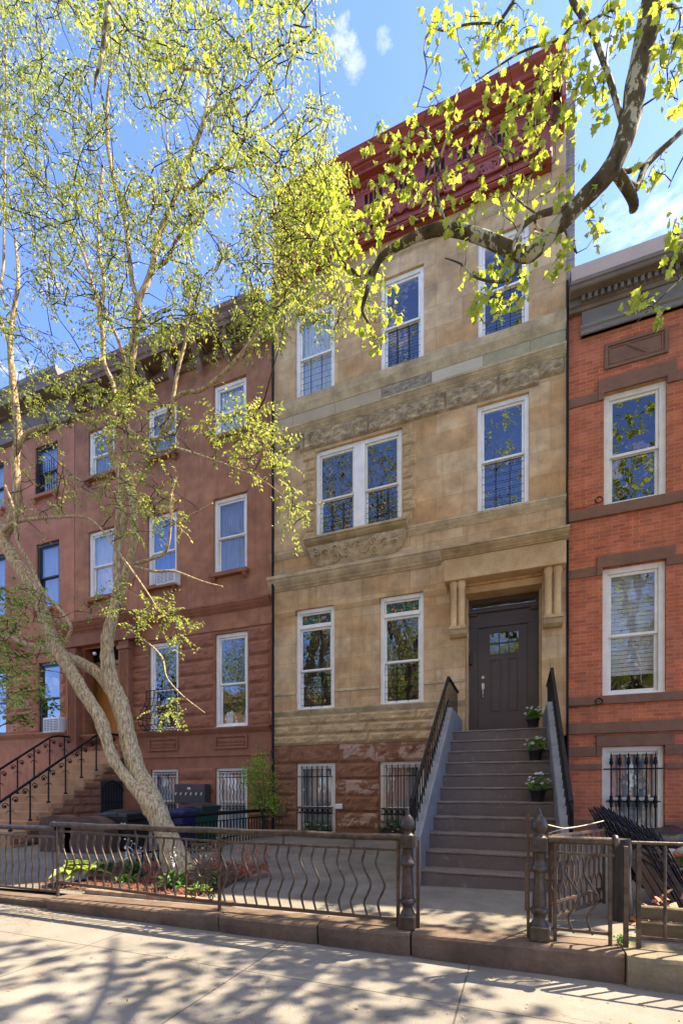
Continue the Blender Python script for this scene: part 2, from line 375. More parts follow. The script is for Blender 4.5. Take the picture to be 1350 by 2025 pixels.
# stained glass: leaded swirls on dark blue-grey glass
def stained():
    m, nt, b = newmat('stained_glass')
    v = mapped(nt, (15,15,17)); vo = nd(nt, 'ShaderNodeTexVoronoi', Scale=1.0, feature='F1'); nt.links.new(v, vo.inputs['Vector'])
    sep = nt.nodes.new('ShaderNodeSeparateColor'); nt.links.new(vo.outputs['Color'], sep.inputs[0])
    col = ramp(nt, sep.outputs[0], [(0,(.03,.035,.055)),(.36,(.045,.05,.07)),(.44,(.03,.16,.06)),(.78,(.06,.20,.08)),(.84,(.38,.15,.05)),(1,(.35,.25,.12))])
    e = nd(nt, 'ShaderNodeTexVoronoi', Scale=1.0, feature='DISTANCE_TO_EDGE'); nt.links.new(v, e.inputs['Vector'])
    col = mix(nt, ramp(nt, e.outputs['Distance'], [(.05,(1,1,1)),(.1,(0,0,0))]), col, (.012,.012,.012))
    nt.links.new(col, b.inputs['Base Color']); b.inputs['Roughness'].default_value = .25; return m
M['stained'] = stained()
def sidewalk_mat():
    m, nt, b = newmat('sidewalk_concrete')
    v = mapped(nt, (1,1,1)); f = noise(nt, v, .8, 7, .6); g = noise(nt, v, 70, 5, .7)
    col = ramp(nt, f, [(.3,(.14,.13,.114)),(.7,(.222,.21,.187))])
    col = mix(nt, .3, col, ramp(nt, g, [(.3,(.3,.3,.3)),(.7,(.7,.7,.7))]), 'OVERLAY')
    br = nd(nt, 'ShaderNodeTexBrick', Scale=1.0); br.offset = 0
    for k, x in (('Mortar Size',.008),('Brick Width',1.55),('Row Height',1.5),('Mortar Smooth',.4)): br.inputs[k].default_value = x
    mp = nd(nt, 'ShaderNodeMapping'); mp.inputs['Location'].default_value = (.35,.05,0); nt.links.new(v, mp.inputs['Vector'])
    nt.links.new(mp.outputs[0], br.inputs['Vector'])
    st = noise(nt, v, 2.6, 9, .72); col = mix(nt, ramp(nt, st, [(.5,(0,0,0)),(.68,(.6,.6,.6))]), col, (.15,.125,.095))
    g2 = noise(nt, v, 190, 3, .6); col = mix(nt, .35, col, ramp(nt, g2, [(.35,(.22,.22,.22)),(.65,(.78,.78,.78))]), 'OVERLAY')
    vc = nd(nt, 'ShaderNodeTexVoronoi', Scale=.55, feature='DISTANCE_TO_EDGE'); wv = nd(nt, 'ShaderNodeVectorMath', operation='MULTIPLY_ADD'); nt.links.new(noise(nt, v, 2.2, 6, .6, 'Color'), wv.inputs[0]); wv.inputs[1].default_value = (.7,.7,.7); nt.links.new(v, wv.inputs[2]); nt.links.new(wv.outputs[0], vc.inputs['Vector'])
    col = mix(nt, ramp(nt, vc.outputs['Distance'], [(.0,(.55,.55,.55)),(.006,(0,0,0))]), col, (.08,.065,.05))
    spots = noise(nt, v, 16, 2, .5)
    col = mix(nt, ramp(nt, spots, [(.70,(0,0,0)),(.73,(.6,.6,.6))]), col, (.2,.165,.12))
    col = mix(nt, ramp(nt, br.outputs['Fac'], [(0,(0,0,0)),(1,(.85,.85,.85))]), col, (.075,.06,.045))
    nt.links.new(col, b.inputs['Base Color']); b.inputs['Roughness'].default_value = .9; b.inputs['Specular IOR Level'].default_value = .2
    h = nd(nt, 'ShaderNodeMath', operation='MULTIPLY_ADD'); nt.links.new(br.outputs['Fac'], h.inputs[0]); h.inputs[1].default_value = -2.0; nt.links.new(g, h.inputs[2])
    bump(nt, b, h.outputs[0], .4, .004); return m
M['sidewalk'] = sidewalk_mat()
YF = 9.40
def P(px, py, Y=YF): p = at(px, py, Y); return p.x, p.z
def wall(mb, x0, x1, z0, z1, Y, ops=(), depth=.24):
    xs = sorted({x0, x1, *[v for o in ops for v in o[:2]]}); zs = sorted({z0, z1, *[v for o in ops for v in o[2:4]]})
    for i in range(len(xs)-1):
        for j in range(len(zs)-1):
            a, b, c, d = xs[i], xs[i+1], zs[j], zs[j+1]; mx, mz = (a+b)/2, (c+d)/2
            if mx < x0 or mx > x1 or mz < z0 or mz > z1: continue
            if any(o[0] < mx < o[1] and o[2] < mz < o[3] for o in ops): continue
            mb.quad((a,Y,c),(b,Y,c),(b,Y,d),(a,Y,d))
    for a, b, c, d in [o[:4] for o in ops]:
        y2 = Y+depth
        mb.quad((a,Y,c),(a,Y,d),(a,y2,d),(a,y2,c)); mb.quad((b,Y,c),(b,y2,c),(b,y2,d),(b,Y,d))
        mb.quad((a,Y,d),(b,Y,d),(b,y2,d),(a,y2,d)); mb.quad((a,Y,c),(a,y2,c),(b,y2,c),(b,Y,c))
def opening(l, r, tl, tr, bl, br, Y=YF):
    xa, xb = gx(l, Y), gx(r, Y)
    zt = (gz(l, tl, Y)+gz(r, tr, Y))/2; zb = (gz(l, bl, Y)+gz(r, br, Y))/2
    return (xa, xb, zb, zt)
def frame_box(mb, xa, xb, za, zb, y0, y1, w, wb=None, wt=None, b=.006):
    wb = w if wb is None else wb; wt = w if wt is None else wt
    mb.box(xa, xa+w, y0, y1, za, zb, b); mb.box(xb-w, xb, y0, y1, za, zb, b)
    mb.box(xa+w, xb-w, y0+.001, y1-.001, za, za+wb, b); mb.box(xa+w, xb-w, y0+.001, y1-.001, zb-wt, zb, b)
def curtain(root, xa, xb, za, zb, Y, mat, name='curtain', gap=None):
    mb = MB(); n = 60
    for i in range(n):
        t0, t1 = xa+(xb-xa)*i/n, xa+(xb-xa)*(i+1)/n
        if gap and gap[0] < (i+.5)/n < gap[1]: continue
        f = lambda t: Y + .02*math.sin(t*70) + .012*math.sin(t*31+1)
        mb.quad((t0,f(t0),za),(t1,f(t1),za),(t1,f(t1),zb),(t0,f(t0),zb))
    return mb.build(name, mat, root)
def guard_bars(root, xa, xb, za, zb, Y, nh=6, nv=2, mat=None, r=.006):
    mb = MB()
    for i in range(nh): z = za+(zb-za)*(i+.5)/nh; mb.tube([(xa,Y,z),(xb,Y,z)], r*.6, 6)
    for i in range(nv): x = xa+(xb-xa)*(i+1)/(nv+1); mb.box(x-r, x+r, Y-.02, Y-.008, za-.01, zb+.02)
    return mb.build('window_guard', mat or M['iron'], root)
def window(root, op, Y=YF, mat=None, fw=.075, split=.5, sw=.045, back='room', gl=None, guard=False, transom=0, rec=.05, ac_gap=0, ytop=None, cgap=None):
    xa, xb, za, zb = op; mat = mat or M['white']; y = Y+rec; gl = gl or M['glass']
    mb = MB(); frame_box(mb, xa, xb, za, zb, y, y+.13, fw, .05, fw)
    mb.box(xa+.002, xb-.002, y-.03, y+.01, za, za+.035, .005)
    if transom: mb.box(xa+fw, xb-fw, y-.012, y+.12, zb-transom-.07, zb-transom, .006)
    w = mb.build('window', mat, root)
    i0, i1, k0, k1 = xa+fw, xb-fw, za+.05, zb-fw
    if transom:
        t = MB(); frame_box(t, i0, i1, zb-transom, k1, y+.04, y+.075, .035); t.build('transom_sash', mat, w)
        g = MB(); g.box(i0+.035, i1-.035, y+.055, y+.061, zb-transom+.035, k1-.035); g.build('stained_pane', M['stained'], w)
        k1 = zb-transom-.07
    km = k0+(k1-k0)*split
    s = MB(); frame_box(s, i0, i1, km-.02, k1, y+.03, y+.065, sw); s.build('upper_sash', mat, w)
    s = MB(); frame_box(s, i0+.002, i1-.002, k0, km+.02, y+.07, y+.105, sw, sw*1.25); s.build('lower_sash', mat, w)
    g = MB(); g.box(i0+sw, i1-sw, y+.045, y+.05, km-.02+sw, k1-sw); g.build('pane', gl, w)
    g = MB(); g.box(i0+sw, i1-sw, y+.085, y+.09, k0+sw*1.25, km+.02-sw); g.build('pane', gl, w)
    if back == 'blind':
        b = MB(); zz_ = k1
        while zz_ > k0+(k1-k0)*.18: b.box(i0, i1, y+.16, y+.175, zz_-.07, zz_-.004); zz_ -= .075
        b.build('blind', M['curtain'], w)
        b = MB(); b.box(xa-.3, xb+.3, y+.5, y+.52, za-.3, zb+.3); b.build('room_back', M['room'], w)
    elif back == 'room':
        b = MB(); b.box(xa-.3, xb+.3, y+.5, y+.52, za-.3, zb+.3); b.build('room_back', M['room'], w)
    else: curtain(w, i0-.02, i1+.02, k0, k1 if not transom else zb-fw, y+.135, M[back], gap=cgap)
    if guard: guard_bars(w, i0+.005, i1-.005, k0+.03, km-.06, y+.055)
    return w
def mould(x0, x1, zt, zb, Y, proj, steps=None, ex=(0,0)):
    # classical projecting course, swept along the wall
    h = zt-zb; Yb = Y+.05
    prof = [(Yb, zt), (Y-proj, zt), (Y-proj, zt-.22*h)]
    steps = steps or [(.86,.30),(.80,.42),(.62,.58),(.42,.72),(.38,.80),(.16,.92),(.12,1.0)]
    prof += [(Y-proj*p, zt-h*q) for p, q in steps] + [(Yb, zb)]
    mb = MB(); mb.prism(prof, x0, x1, *ex); return mb
def body(root, x0, x1, z0, z1, Y, depth, mat, roofmat, ztop):
    mb = MB(); y0 = Y+.55; y1 = Y+depth
    mb.quad((x0,Y+.25,z0),(x0,y1,z0),(x0,y1,z1),(x0,Y+.25,z1)); mb.quad((x1,Y+.25,z0),(x1,Y+.25,z1),(x1,y1,z1),(x1,y1,z0))
    mb.quad((x0,y1,z0),(x1,y1,z0),(x1,y1,z1),(x0,y1,z1)); mb.build('party_wall', mat, root)
    mb = MB(); mb.box(x0+.01, x1-.01, Y+.2, y1-.01, ztop-.3, ztop-.2); mb.build('roof', roofmat, root)

# ================= the sandstone house =================
H = thing('sandstone_house', 'tan sandstone row house with a red metal cornice and grey stoop in front', 'house', (-2.6, YF, .3))
X0, X1 = gx(538, YF), gx(1119, YF)
Wx = lambda px: gx(px, YF)
ZL = {}
ZL['b1t'] = gz(540,810,YF)+.02; ZL['b1b'] = gz(540,835,YF)
ZL['b2t'] = gz(538,861,YF); ZL['b2b'] = gz(540,874,YF)-.03
ZL['s2t'] = (gz(809,1042.5,YF)+gz(1116.5,981.5,YF))/2; ZL['s2b'] = ZL['s2t']-.17
ZL['c1t'] = gz(560,1144,YF)+.01; ZL['c1b'] = gz(560,1170,YF)
ZL['wt'] = gz(547,1408,YF); ZL['wb'] = gz(547,1419,YF)
ZL['brown'] = gz(545,1476,YF)
ZL['top'] = gz(1118,190,YF)
zb3, zt3 = ZL['b1t'], None
w_b = [opening(585.8,662.3,1511.4,1509.3,1668,1668), opening(750,838,1506.7,1503.7,1664,1662)]
w_b = [(a,b,w_b[0][2],(w_b[0][3]+w_b[1][3])/2) for a,b,_,_ in w_b]
w_p = [opening(584.6,661,1206.2,1197.5,1406,1402), opening(750.5,837.7,1180.5,1170,1397.3,1391.5)]
zt = (w_p[0][3]+w_p[1][3])/2; zbm = (w_p[0][2]+w_p[1][2])/2
w_p = [(a,b,zbm,zt) for a,b,_,_ in w_p]
w_2d = opening(623.3,794.4,891,846.7,1070,1037)
w_2 = opening(942.5,1046,799,777,1016,991)
w_3 = [opening(584,661.5,640,608,788,767), opening(751.5,838,551,523,733,706), opening(944,1046.5,477,434,671,637)]
zt = (w_3[1][3]+w_3[2][3])/2
w_3 = [(a,b,ZL['b1t'],zt) for a,b,_,_ in w_3]
dr_op = (gx(919,YF), gx(1071,YF), 2.20, gz(919,1160,YF))
ops = w_p+[w_2d,w_2]+w_3+[dr_op]
mb = MB(); wall(mb, X0, X1, ZL['brown'], ZL['top']-.0, YF, ops, .30); 
mb.build('wall', M['sand'], H)
# brown basement wall, rock-faced
mb = MB(); wall(mb, X0, gx(905,YF), .2, ZL['brown'], YF+.012, w_b, .28); mb.build('basement_wall', M['brown_rock'], H)
piers = [MB(), MB(), MB()]; zc = ZL['brown']; sd = 1
rowh = [.42]+[ (w_b[0][3]-w_b[0][2]-.0)/5 ]*6
xe = gx(860,YF)
for r_i, h in enumerate(rowh):
    z1 = zc-.006; z0 = zc-h+.006; zc -= h
    if z0 < .25: break
    if r_i == 0: cuts = [X0, X0+.45, gx(670,YF), gx(741,YF), xe]
    else: cuts = None
    segs = [(cuts[k], cuts[k+1]) for k in range(len(cuts)-1)] if cuts else [(X0, w_b[0][0]), (w_b[0][1], w_b[1][0]), (w_b[1][1], xe)]
    for si, (a, b) in enumerate(segs):
        sd += 1
        if r_i == 0 and z0 < w_b[0][3]: z0 = w_b[0][3]+.004
        pale = (r_i, si) in ((0,2),(0,3),(2,1),(4,1),(5,0))
        bb = MB() if pale or r_i == 0 else piers[si]
        bb.rock(a+.005, b-.005, z0, z1, YF+.012, .045, sd, .05)
        if pale: bb.build('peeled_stone', M['brown_rock_pale'], H)
        elif r_i == 0: bb.build('basement_stone', M['brown_rock'], H)
for bb in piers: bb.build('basement_stone', M['brown_rock'], H)
# rock-faced tan courses between water table and basement
mb = MB(); zt, zb = ZL['wb'], ZL['brown']; h = (zt-zb)/3
for k in range(3):
    x = X0; 
    while x < xe-.05:
        L = R.uniform(.8,1.5); x2 = min(x+L, xe); sd += 1
        if xe-x2 < .35: x2 = xe
        mb.rock(x+.004, x2-.004, zb+k*h+.005, zb+(k+1)*h-.005, YF-.002, .055, sd, .042); x = x2
mb.build('rock_course', M['rock_tan'], H)
xp0 = gx(878,YF)
mould(X0-.02, gx(921,YF)-.005, ZL['wt'], ZL['wb'], YF, .06).build('water_table', M['sand_trim'], H)
# thin string line below parlour sills and string course at window heads
zs = gz(700,1363,YF)
for a, b in ((X0, w_p[0][0]), (w_p[0][1], w_p[1][0]), (w_p[1][1], gx(919,YF))):
    mb = MB(); mb.box(a, b, YF-.018, YF+.02, zs-.03, zs+.03, .008); mb.build('string_line', M['sand_trim'], H)
zs = w_p[0][3]
for a, b in ((X0, w_p[0][0]), (w_p[0][1], w_p[1][0]), (w_p[1][1], gx(884,YF))):
    mould(a, b, zs-.01, zs-.13, YF, .055).build('string_course', M['sand_gold'], H)
# cornice over the parlour floor
mould(X0-.05, gx(872,YF), ZL['c1t'], ZL['c1b'], YF, .16).build('stone_cornice', M['sand_trim'], H)
# second floor sill courses
bx0, bx1 = gx(607,YF-.1), gx(803,YF-.1)
mould(X0-.02, bx0, ZL['s2t']-.02, ZL['s2b'], YF, .07).build('sill_course', M['sand_trim'], H)
mould(bx1, X1, ZL['s2t'], ZL['s2b']-.02, YF, .07).build('sill_course', M['sand_trim'], H)
mould(bx0-.04, bx1+.03, w_2d[2]+.0, w_2d[2]-.20, YF, .24).build('bay_sill', M['sand_trim'], H)
# carved corbel with a curved foot
mb = MB(); n = 46; mz = 16; zt = w_2d[2]-.20; depth_z = zt-ZL['c1t']-.01; vs = []
for j in range(mz+1):
    for i in range(n+1):
        u = i/n; x = bx0+(bx1-bx0)*u
        zz = zt-depth_z*(1-(2*u-1)**4)**.5*(j/mz)
        out = .17*(1-.85*(j/mz)**1.6)
        q = Vector((x*6, 3, zz*6)); sw = math.sin((x-bx0)*26+3*math.sin(zz*9+x*4))*math.sin(zz*24+2*math.sin(x*8))
        vs.append((x, YF-out-.028*sw-.012*mn.noise(q*3), zz))
mb.add(vs, [(j*(n+1)+i+n+1, j*(n+1)+i+n+2, j*(n+1)+i+1, j*(n+1)+i) for j in range(mz) for i in range(n)], True)
def corb(x, zr):   # a point on the corbel's face: zr = 0 top .. 1 foot
    u = (x-bx0)/(bx1-bx0); return Vector((x, YF-.17*(1-.85*zr**1.6)-.012, zt-depth_z*max(0,1-(2*u-1)**4)**.5*zr))
for s in (-1,1):
    for c, (du, zr, rr) in enumerate(((.09,.45,.10),(.20,.62,.085),(.20,.25,.075),(.30,.40,.09),(.39,.58,.07),(.39,.22,.06),(.045,.2,.06))):
        xc_ = (bx0+bx1)/2+s*du*(bx1-bx0); pts = []
        for t in range(22):
            a = t*.42+c; r_ = rr*(1-t/25); q_ = corb(xc_+s*r_*math.cos(a)*1.2, min(.98,max(.02,zr+r_*math.sin(a)/depth_z))); pts.append(q_)
        mb.tube(pts, [.020-.0006*t for t in range(22)], 5)
mb.build('carved_corbel', M['sand_trim'], H)
# quoins beside the double window and the rough lintel course above
qh = (w_2d[3]-w_2d[2]+.05)/9
for s in (0,1):
    mb = MB()
    for k in range(9):
        L = .30 if (k+s) % 2 == 0 else .22; sd += 1
        a, b = (w_2d[1], w_2d[1]+L) if s else (w_2d[0]-L, w_2d[0])
        mb.rock(a+.003, b-.003, w_2d[2]+k*qh+.003, w_2d[2]+(k+1)*qh-.003, YF, .04, sd, .035)
    mb.build('rock_quoin', M['rock_tan'], H)
mb = MB(); zt = ZL['b2b']-.004; zl = zt-.40; cuts = [X0+.02, X0+.7, w_2d[0]-.28, (w_2d[0]+w_2d[1])/2+.25, gx(880,YF), gx(985,YF), X1-.45, X1-.02]
for k in range(len(cuts)-1):
    sd += 1; zb = zl
    if cuts[k] > w_2d[0]-.3 and cuts[k+1] <= w_2d[1]+.6: zb = max(zl, w_2d[3]+.005)
    if k in (0,6): zb = zt-.30
    mb.rock(cuts[k]+.003, cuts[k+1]-.003, max(zb, w_2[3]+.004 if cuts[k+1] > w_2[0] else zb), zt, YF, .075, sd, .03, freq=13)
mb.build('rock_lintel_course', M['rock_dark'], H)
mould(X0-.02, X1+.0, ZL['b2t'], ZL['b2b'], YF, .10).build('band_course', M['sand_trim'], H)
# the panel course of odd stones
zt, zb = ZL['b1b']-.003, ZL['b2t']+.003
pp = [538, 579, 662, 754, 853.5, 955, 1048, 1119]
kinds = ['panel_plain','panel_plain','panel_plain','panel_rough','panel_grey','panel_green','panel_green']
for k, kd in enumerate(kinds):
    mb = MB(); a, b = gx(pp[k],YF), gx(pp[k+1],YF)
    if kd == 'panel_rough': mb.rock(a+.003, b-.003, zb, zt, YF-.003, .035, 400+k, .03, freq=20)
    else: mb.box(a+.003, b-.003, YF-.012, YF+.02, zb, zt, .004)
    mb.build('stone_panel', M[kd], H)
mould(X0-.02, X1+.0, ZL['b1t'], ZL['b1b'], YF, .075, [(.9,.5),(.55,.75),(.2,1.0)]).build('sill_band', M['sand_trim'], H)
# stone architrave under the metal cornice
za = gz(1117.7,355,YF)
mould(X0-.02, X1, za+.01, za-.10, YF, .06).build('upper_moulding', M['sand_trim'], H)
# ---- windows
for o in w_3:
    window(H, o, fw=.085, split=.5, guard=True, back='curtain' if o is w_3[0] else 'room', gl=M['glass_soft'] if o is w_3[0] else None)
window(H, w_2, fw=.085, split=.49, guard=True)
# double window: one frame, mullion and two pairs of sashes
xa, xb, za_, zb_ = w_2d; xm0, xm1 = gx(698,YF), gx(720,YF)
mb = MB(); y = YF+.05; frame_box(mb, xa, xb, za_, zb_, y, y+.13, .08, .04, .09); mb.box(xm0, xm1, y-.012, y+.13, za_, zb_-.09, .006)
w = mb.build('double_window', M['white'], H)
for a, b in ((xa+.08, xm0), (xm1, xb-.08)):
    k0, k1 = za_+.04, zb_-.09; km = k0+(k1-k0)*.47
    s = MB(); frame_box(s, a, b, km-.02, k1, y+.03, y+.065, .045); s.build('upper_sash', M['cream'], w)
    s = MB(); frame_box(s, a+.002, b-.002, k0, km+.02, y+.07, y+.105, .045); s.build('lower_sash', M['white'], w)
    for yy, c, d in ((.045, km+.025, k1-.045), (.085, k0+.045, km-.025)):
        g = MB(); g.box(a+.045, b-.045, y+yy, y+yy+.005, c, d); g.build('pane', M['glass'], w)
    guard_bars(w, a+.01, b-.01, k0+.03, km-.1, y+.058, 7, 2)
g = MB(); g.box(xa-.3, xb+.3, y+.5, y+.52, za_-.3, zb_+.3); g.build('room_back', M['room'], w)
for o in w_p: window(H, o, fw=.085, split=.48, guard=True, transom=.36)
def bar_grille(root, xa, xb, za, zb, Y, n=6):
    mb = MB(); zr = zb-.24
    for i in range(n):
        x = xa+(xb-xa)*(i+.5)/n
        mb.tube([(x,Y,za),(x,Y,zb-.13),(x+.012,Y,zb-.09),(x-.008,Y,zb-.05),(x,Y,zb)], .0105, 6)
    mb.box(xa-.05, xb+.05, Y-.012, Y+.012, zr-.01, zr+.01)
    zc = za+(zb-za)*.42; mb.box(xa-.06, xb+.06, Y-.012, Y+.012, zc+.055, zc+.075); mb.box(xa-.06, xb+.06, Y-.012, Y+.012, zc-.075, zc-.055)
    for i in range(n+1):
        x = xa+(xb-xa)*i/n
        c = [(x+.05*math.cos(t*math.pi/6), Y, zc+.05*math.sin(t*math.pi/6)) for t in range(13)]
        mb.tube(c, .008, 5, False)
    return mb.build('window_grille', M['iron'], root)
for k, o in enumerate(w_b):
    w = window(H, o, mat=M['cream'], fw=.08, split=.45, back='curtain_dim', gl=M['glass_soft'], cgap=None)
    bar_grille(w, o[0]+.1, o[1]-.1, o[2]+.02, o[3]-.06, YF-.03)
# ---- portico
AP = 9.12                    # front of the architrave
ax0, ax1 = gx(877.5,AP), gx(1119.5,AP)
zat = gz(880,1107,AP); zab = gz(879,1150,AP)
port = MB(); port.box(ax0, ax1, AP, YF+.02, zab, zat, .01)
pt = port.build('portico', M['sand_gold'], H)
cz1 = gz(862,1085,AP-.2)
mould(ax0-.04, ax1+.04, cz1, zat+.001, AP, .2, ex=(0,0)).build('portico_cornice', M['sand_trim'], pt)
for c_px in ((897,912), (1084,1102)):
    zt_c = zab-.005; zb_c = gz(c_px[0],1241,9.2) if c_px[0] < 1000 else gz(c_px[0],1218,9.2)
    zb_c = gz(897,1241,9.2)
    xm = (gx(c_px[0],9.22)+gx(c_px[1],9.22))/2
    sh = MB()
    for cp in c_px:
        x = gx(cp, 9.22); hh = zt_c-zb_c
        sh.lathe([(.07,0),(.075,.03),(.062,.06),(.062,hh-.16),(.068,hh-.15),(.062,hh-.13),(.085,hh-.07),(.085,hh-.03),(.078,hh)], (x, 9.24, zb_c), 18)
    sh.build('half_column', M['sand_gold'], pt)
    br = MB(); br.prism([(YF, zb_c), (9.13, zb_c), (9.13, zb_c-.05), (9.16, zb_c-.06), (9.2, zb_c-.13), (9.28, zb_c-.17), (YF, zb_c-.17)], xm-.16, xm+.16)
    br.build('carved_bracket', M['sand_trim'], pt)
# pier faces beside the door, jamb lining and inner lintel
mb = MB(); mb.box(dr_op[0]-.0, dr_op[0]+.035, YF+.28, 9.83, 2.3, dr_op[3]); mb.box(dr_op[1]-.035, dr_op[1], YF+.28, 9.83, 2.3, dr_op[3])
mb.box(dr_op[0], dr_op[1], YF+.05, 9.83, dr_op[3]-.13, dr_op[3]-.001); mb.build('door_reveal', M['sand_gold'], H)
DY = 9.83
dx0, dx1 = dr_op[0]+.035, dr_op[1]-.035
lz0, lz1 = 2.40, gz(944,1243,DY); lx0, lx1 = gx(944,DY), gx(1043,DY)
tz0 = gz(928,1207,DY)
mb = MB()
mb.box(dx0, lx0-.002, DY, DY+.08, lz0-.1, lz1+.0); mb.box(lx1+.002, dx1, DY, DY+.08, lz0-.1, lz1)
mb.box(dx0, dx1, DY+.001, DY+.08, lz1+.003, tz0-.1); mb.box(dx0, dx1, DY-.045, DY+.08, tz0-.1, tz0-.03, .008)
mb.box(dx0+.01, dx1-.01, DY-.02, DY+.08, tz0-.03, tz0)
mb.box(dx0, dx0+.06, DY-.01, DY+.08, tz0, dr_op[3]-.13); mb.box(dx1-.06, dx1, DY-.01, DY+.08, tz0, dr_op[3]-.13); mb.box(dx0+.06, dx1-.06, DY-.009, DY+.08, dr_op[3]-.22, dr_op[3]-.13)
for x in (dx0+.09, dx1-.09): mb.box(x-.07, x+.07, DY-.04, DY+.01, tz0-.15, tz0-.101, .008)
dfr = mb.build('door_frame', M['door'], H)
g = MB(); g.box(dx0+.06, dx1-.06, DY+.03, DY+.036, tz0, dr_op[3]-.22); g.build('transom_pane', M['glass'], dfr)
g = MB(); g.box(dx0, dx1, DY+.4, DY+.42, tz0-.3, dr_op[3]); g.build('room_back', M['room'], dfr)
mb = MB(); DL = DY+.03
gx0, gx1 = gx(967.9,DL), gx(1025,DL); gz0, gz1 = gz(967.9,1295,DL), gz(967.9,1252.5,DL)
pz1, pz0 = gz(968,1306,DL), gz(968,1411,DL)
pA = (gx(968,DL), gx(991,DL)); pB = (gx(1003,DL), gx(1026,DL))
wall(mb, lx0, lx1, lz0, lz1, DL, [(gx0,gx1,gz0,gz1), (pA[0],pA[1],pz0,pz1), (pB[0],pB[1],pz0,pz1)], .018)
for a, b in (pA, pB): mb.quad((a,DL+.018,pz0),(b,DL+.018,pz0),(b,DL+.018,pz1),(a,DL+.018,pz1)); mb.box(a+.035, b-.035, DL+.006, DL+.018, pz0+.035, pz1-.035, .005)
for k in (1,2): x = gx0+(gx1-gx0)*k/3; mb.box(x-.011, x+.011, DL-.004, DL+.017, gz0, gz1)
zm = (gz0+gz1)/2; mb.box(gx0, gx1, DL-.003, DL+.017, zm-.011, zm+.011)
frame_box(mb, gx0-.02, gx1+.02, gz0-.02, gz1+.02, DL-.008, DL, .02)
dr = mb.build('door', M['door'], H)
g = MB(); g.box(gx0, gx1, DL+.017, DL+.02, gz0, gz1); g.build('pane', M['glass'], dr)
hx = gx(954.8,DL); mb = MB()
z1_, z2_, z3_ = gz(954.8,1340.5,DL), gz(954.8,1356,DL), gz(954.8,1379,DL)
mb.tube([(hx,DL,z1_),(hx,DL-.03,z1_)], [.032,.03], 14)
mb.box(hx-.027, hx+.027, DL-.012, DL, z2_-.07, z2_+.045, .008); mb.tube([(hx,DL,z2_),(hx,DL-.035,z2_)], .022, 12)
mb.tube([(hx,DL-.01,z2_-.05),(hx,DL-.05,z2_-.09),(hx,DL-.055,z3_+.06),(hx,DL-.02,z3_)], .010, 8)
mb.ball((hx,DL-.012,z3_), .022, 8)
mb.build('handle', M['nickel'], dr)
mb = MB(); ix = gx(930.5,DY); mb.box(ix-.03, ix+.03, DY-.07, DY, gz(930,1316,DY), gz(930,1296,DY), .01); mb.build('intercom', M['mailbox'], dfr)
# ---- red metal cornice
FR = 9.28; cx0, cx1 = gx(551,FR), gx(1091,FR)
zfb = gz(1091,322,FR); CRY = 8.80; zct = gz(1121,70,CRY); zsoff = zct-.24
rx0, rx1 = gx(545,CRY), gx(1121,CRY)
cor = MB(); cor.box(cx0, cx1, FR, YF+.03, zfb, zsoff+.05)
co = cor.build('cornice', M['red_metal'], H)
prof = [(YF+.1, zct), (CRY, zct), (CRY-.01, zct-.02), (CRY+.005, zct-.035)]
prof += [(CRY+.01+.13*(1-math.cos(t*math.pi/10))/2, zct-.035-.105*t/10) for t in range(11)]
prof += [(CRY+.15, zct-.145), (CRY+.15, zct-.16), (CRY+.19, zct-.163), (CRY+.19, zct-.195), (CRY+.205, zct-.20), (CRY+.25, zct-.215), (CRY+.27, zsoff), (YF+.1, zsoff)]
c2 = MB(); c2.prism(prof, rx0+.06, rx1, .10, .0); c2.build('crown', M['red_metal'], co)
c3 = MB(); c3.box(rx1-.075, rx1-.002, CRY+.03, YF+.1, gz(1115,190,CRY+.05), zct-.01, .01); c3.build('end_panel', M['red_metal'], co)
H2 = zsoff-zfb; zz = lambda t: zfb+H2*t
for a, b, pj in ((.0,.028,.075),(.04,.055,.05),(.07,.085,.06),(.10,.125,.045),(.49,.51,.03),(.525,.56,.06),(.575,.585,.03),(.835,.855,.05),(.955,.985,.10)):
    m_ = MB(); m_.prism([(FR+.02, zz(b)), (FR-pj, zz(b)), (FR-pj, zz(b)-.012), (FR-pj*.6, zz(a)+.006), (FR-pj*.3, zz(a)), (FR+.02, zz(a))], cx0+.1, cx1-.1); m_.build('cornice_moulding', M['red_metal'], co)
# dentil row; the slots' shade is one dark strip behind the posts
m_ = MB(); ms_ = MB(); x = cx0+.16; k = 0; pitch = .105
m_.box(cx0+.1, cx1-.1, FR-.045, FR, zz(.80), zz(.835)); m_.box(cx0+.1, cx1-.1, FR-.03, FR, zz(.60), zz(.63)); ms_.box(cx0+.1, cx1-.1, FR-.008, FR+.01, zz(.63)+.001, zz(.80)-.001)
while x < cx1-.16:
    if k % 6 in (4,5): m_.box(x-.01, x+pitch-.0105, FR-.04, FR-.009, zz(.63)+.001, zz(.80)-.001)
    else: m_.box(x+.06, x+pitch-.011, FR-.042, FR-.009, zz(.63)+.001, zz(.80)-.001)
    x += pitch; k += 1
m_.build('dentil_row', M['red_metal'], co); ms_.build('slot', M['dark_slot'], co)
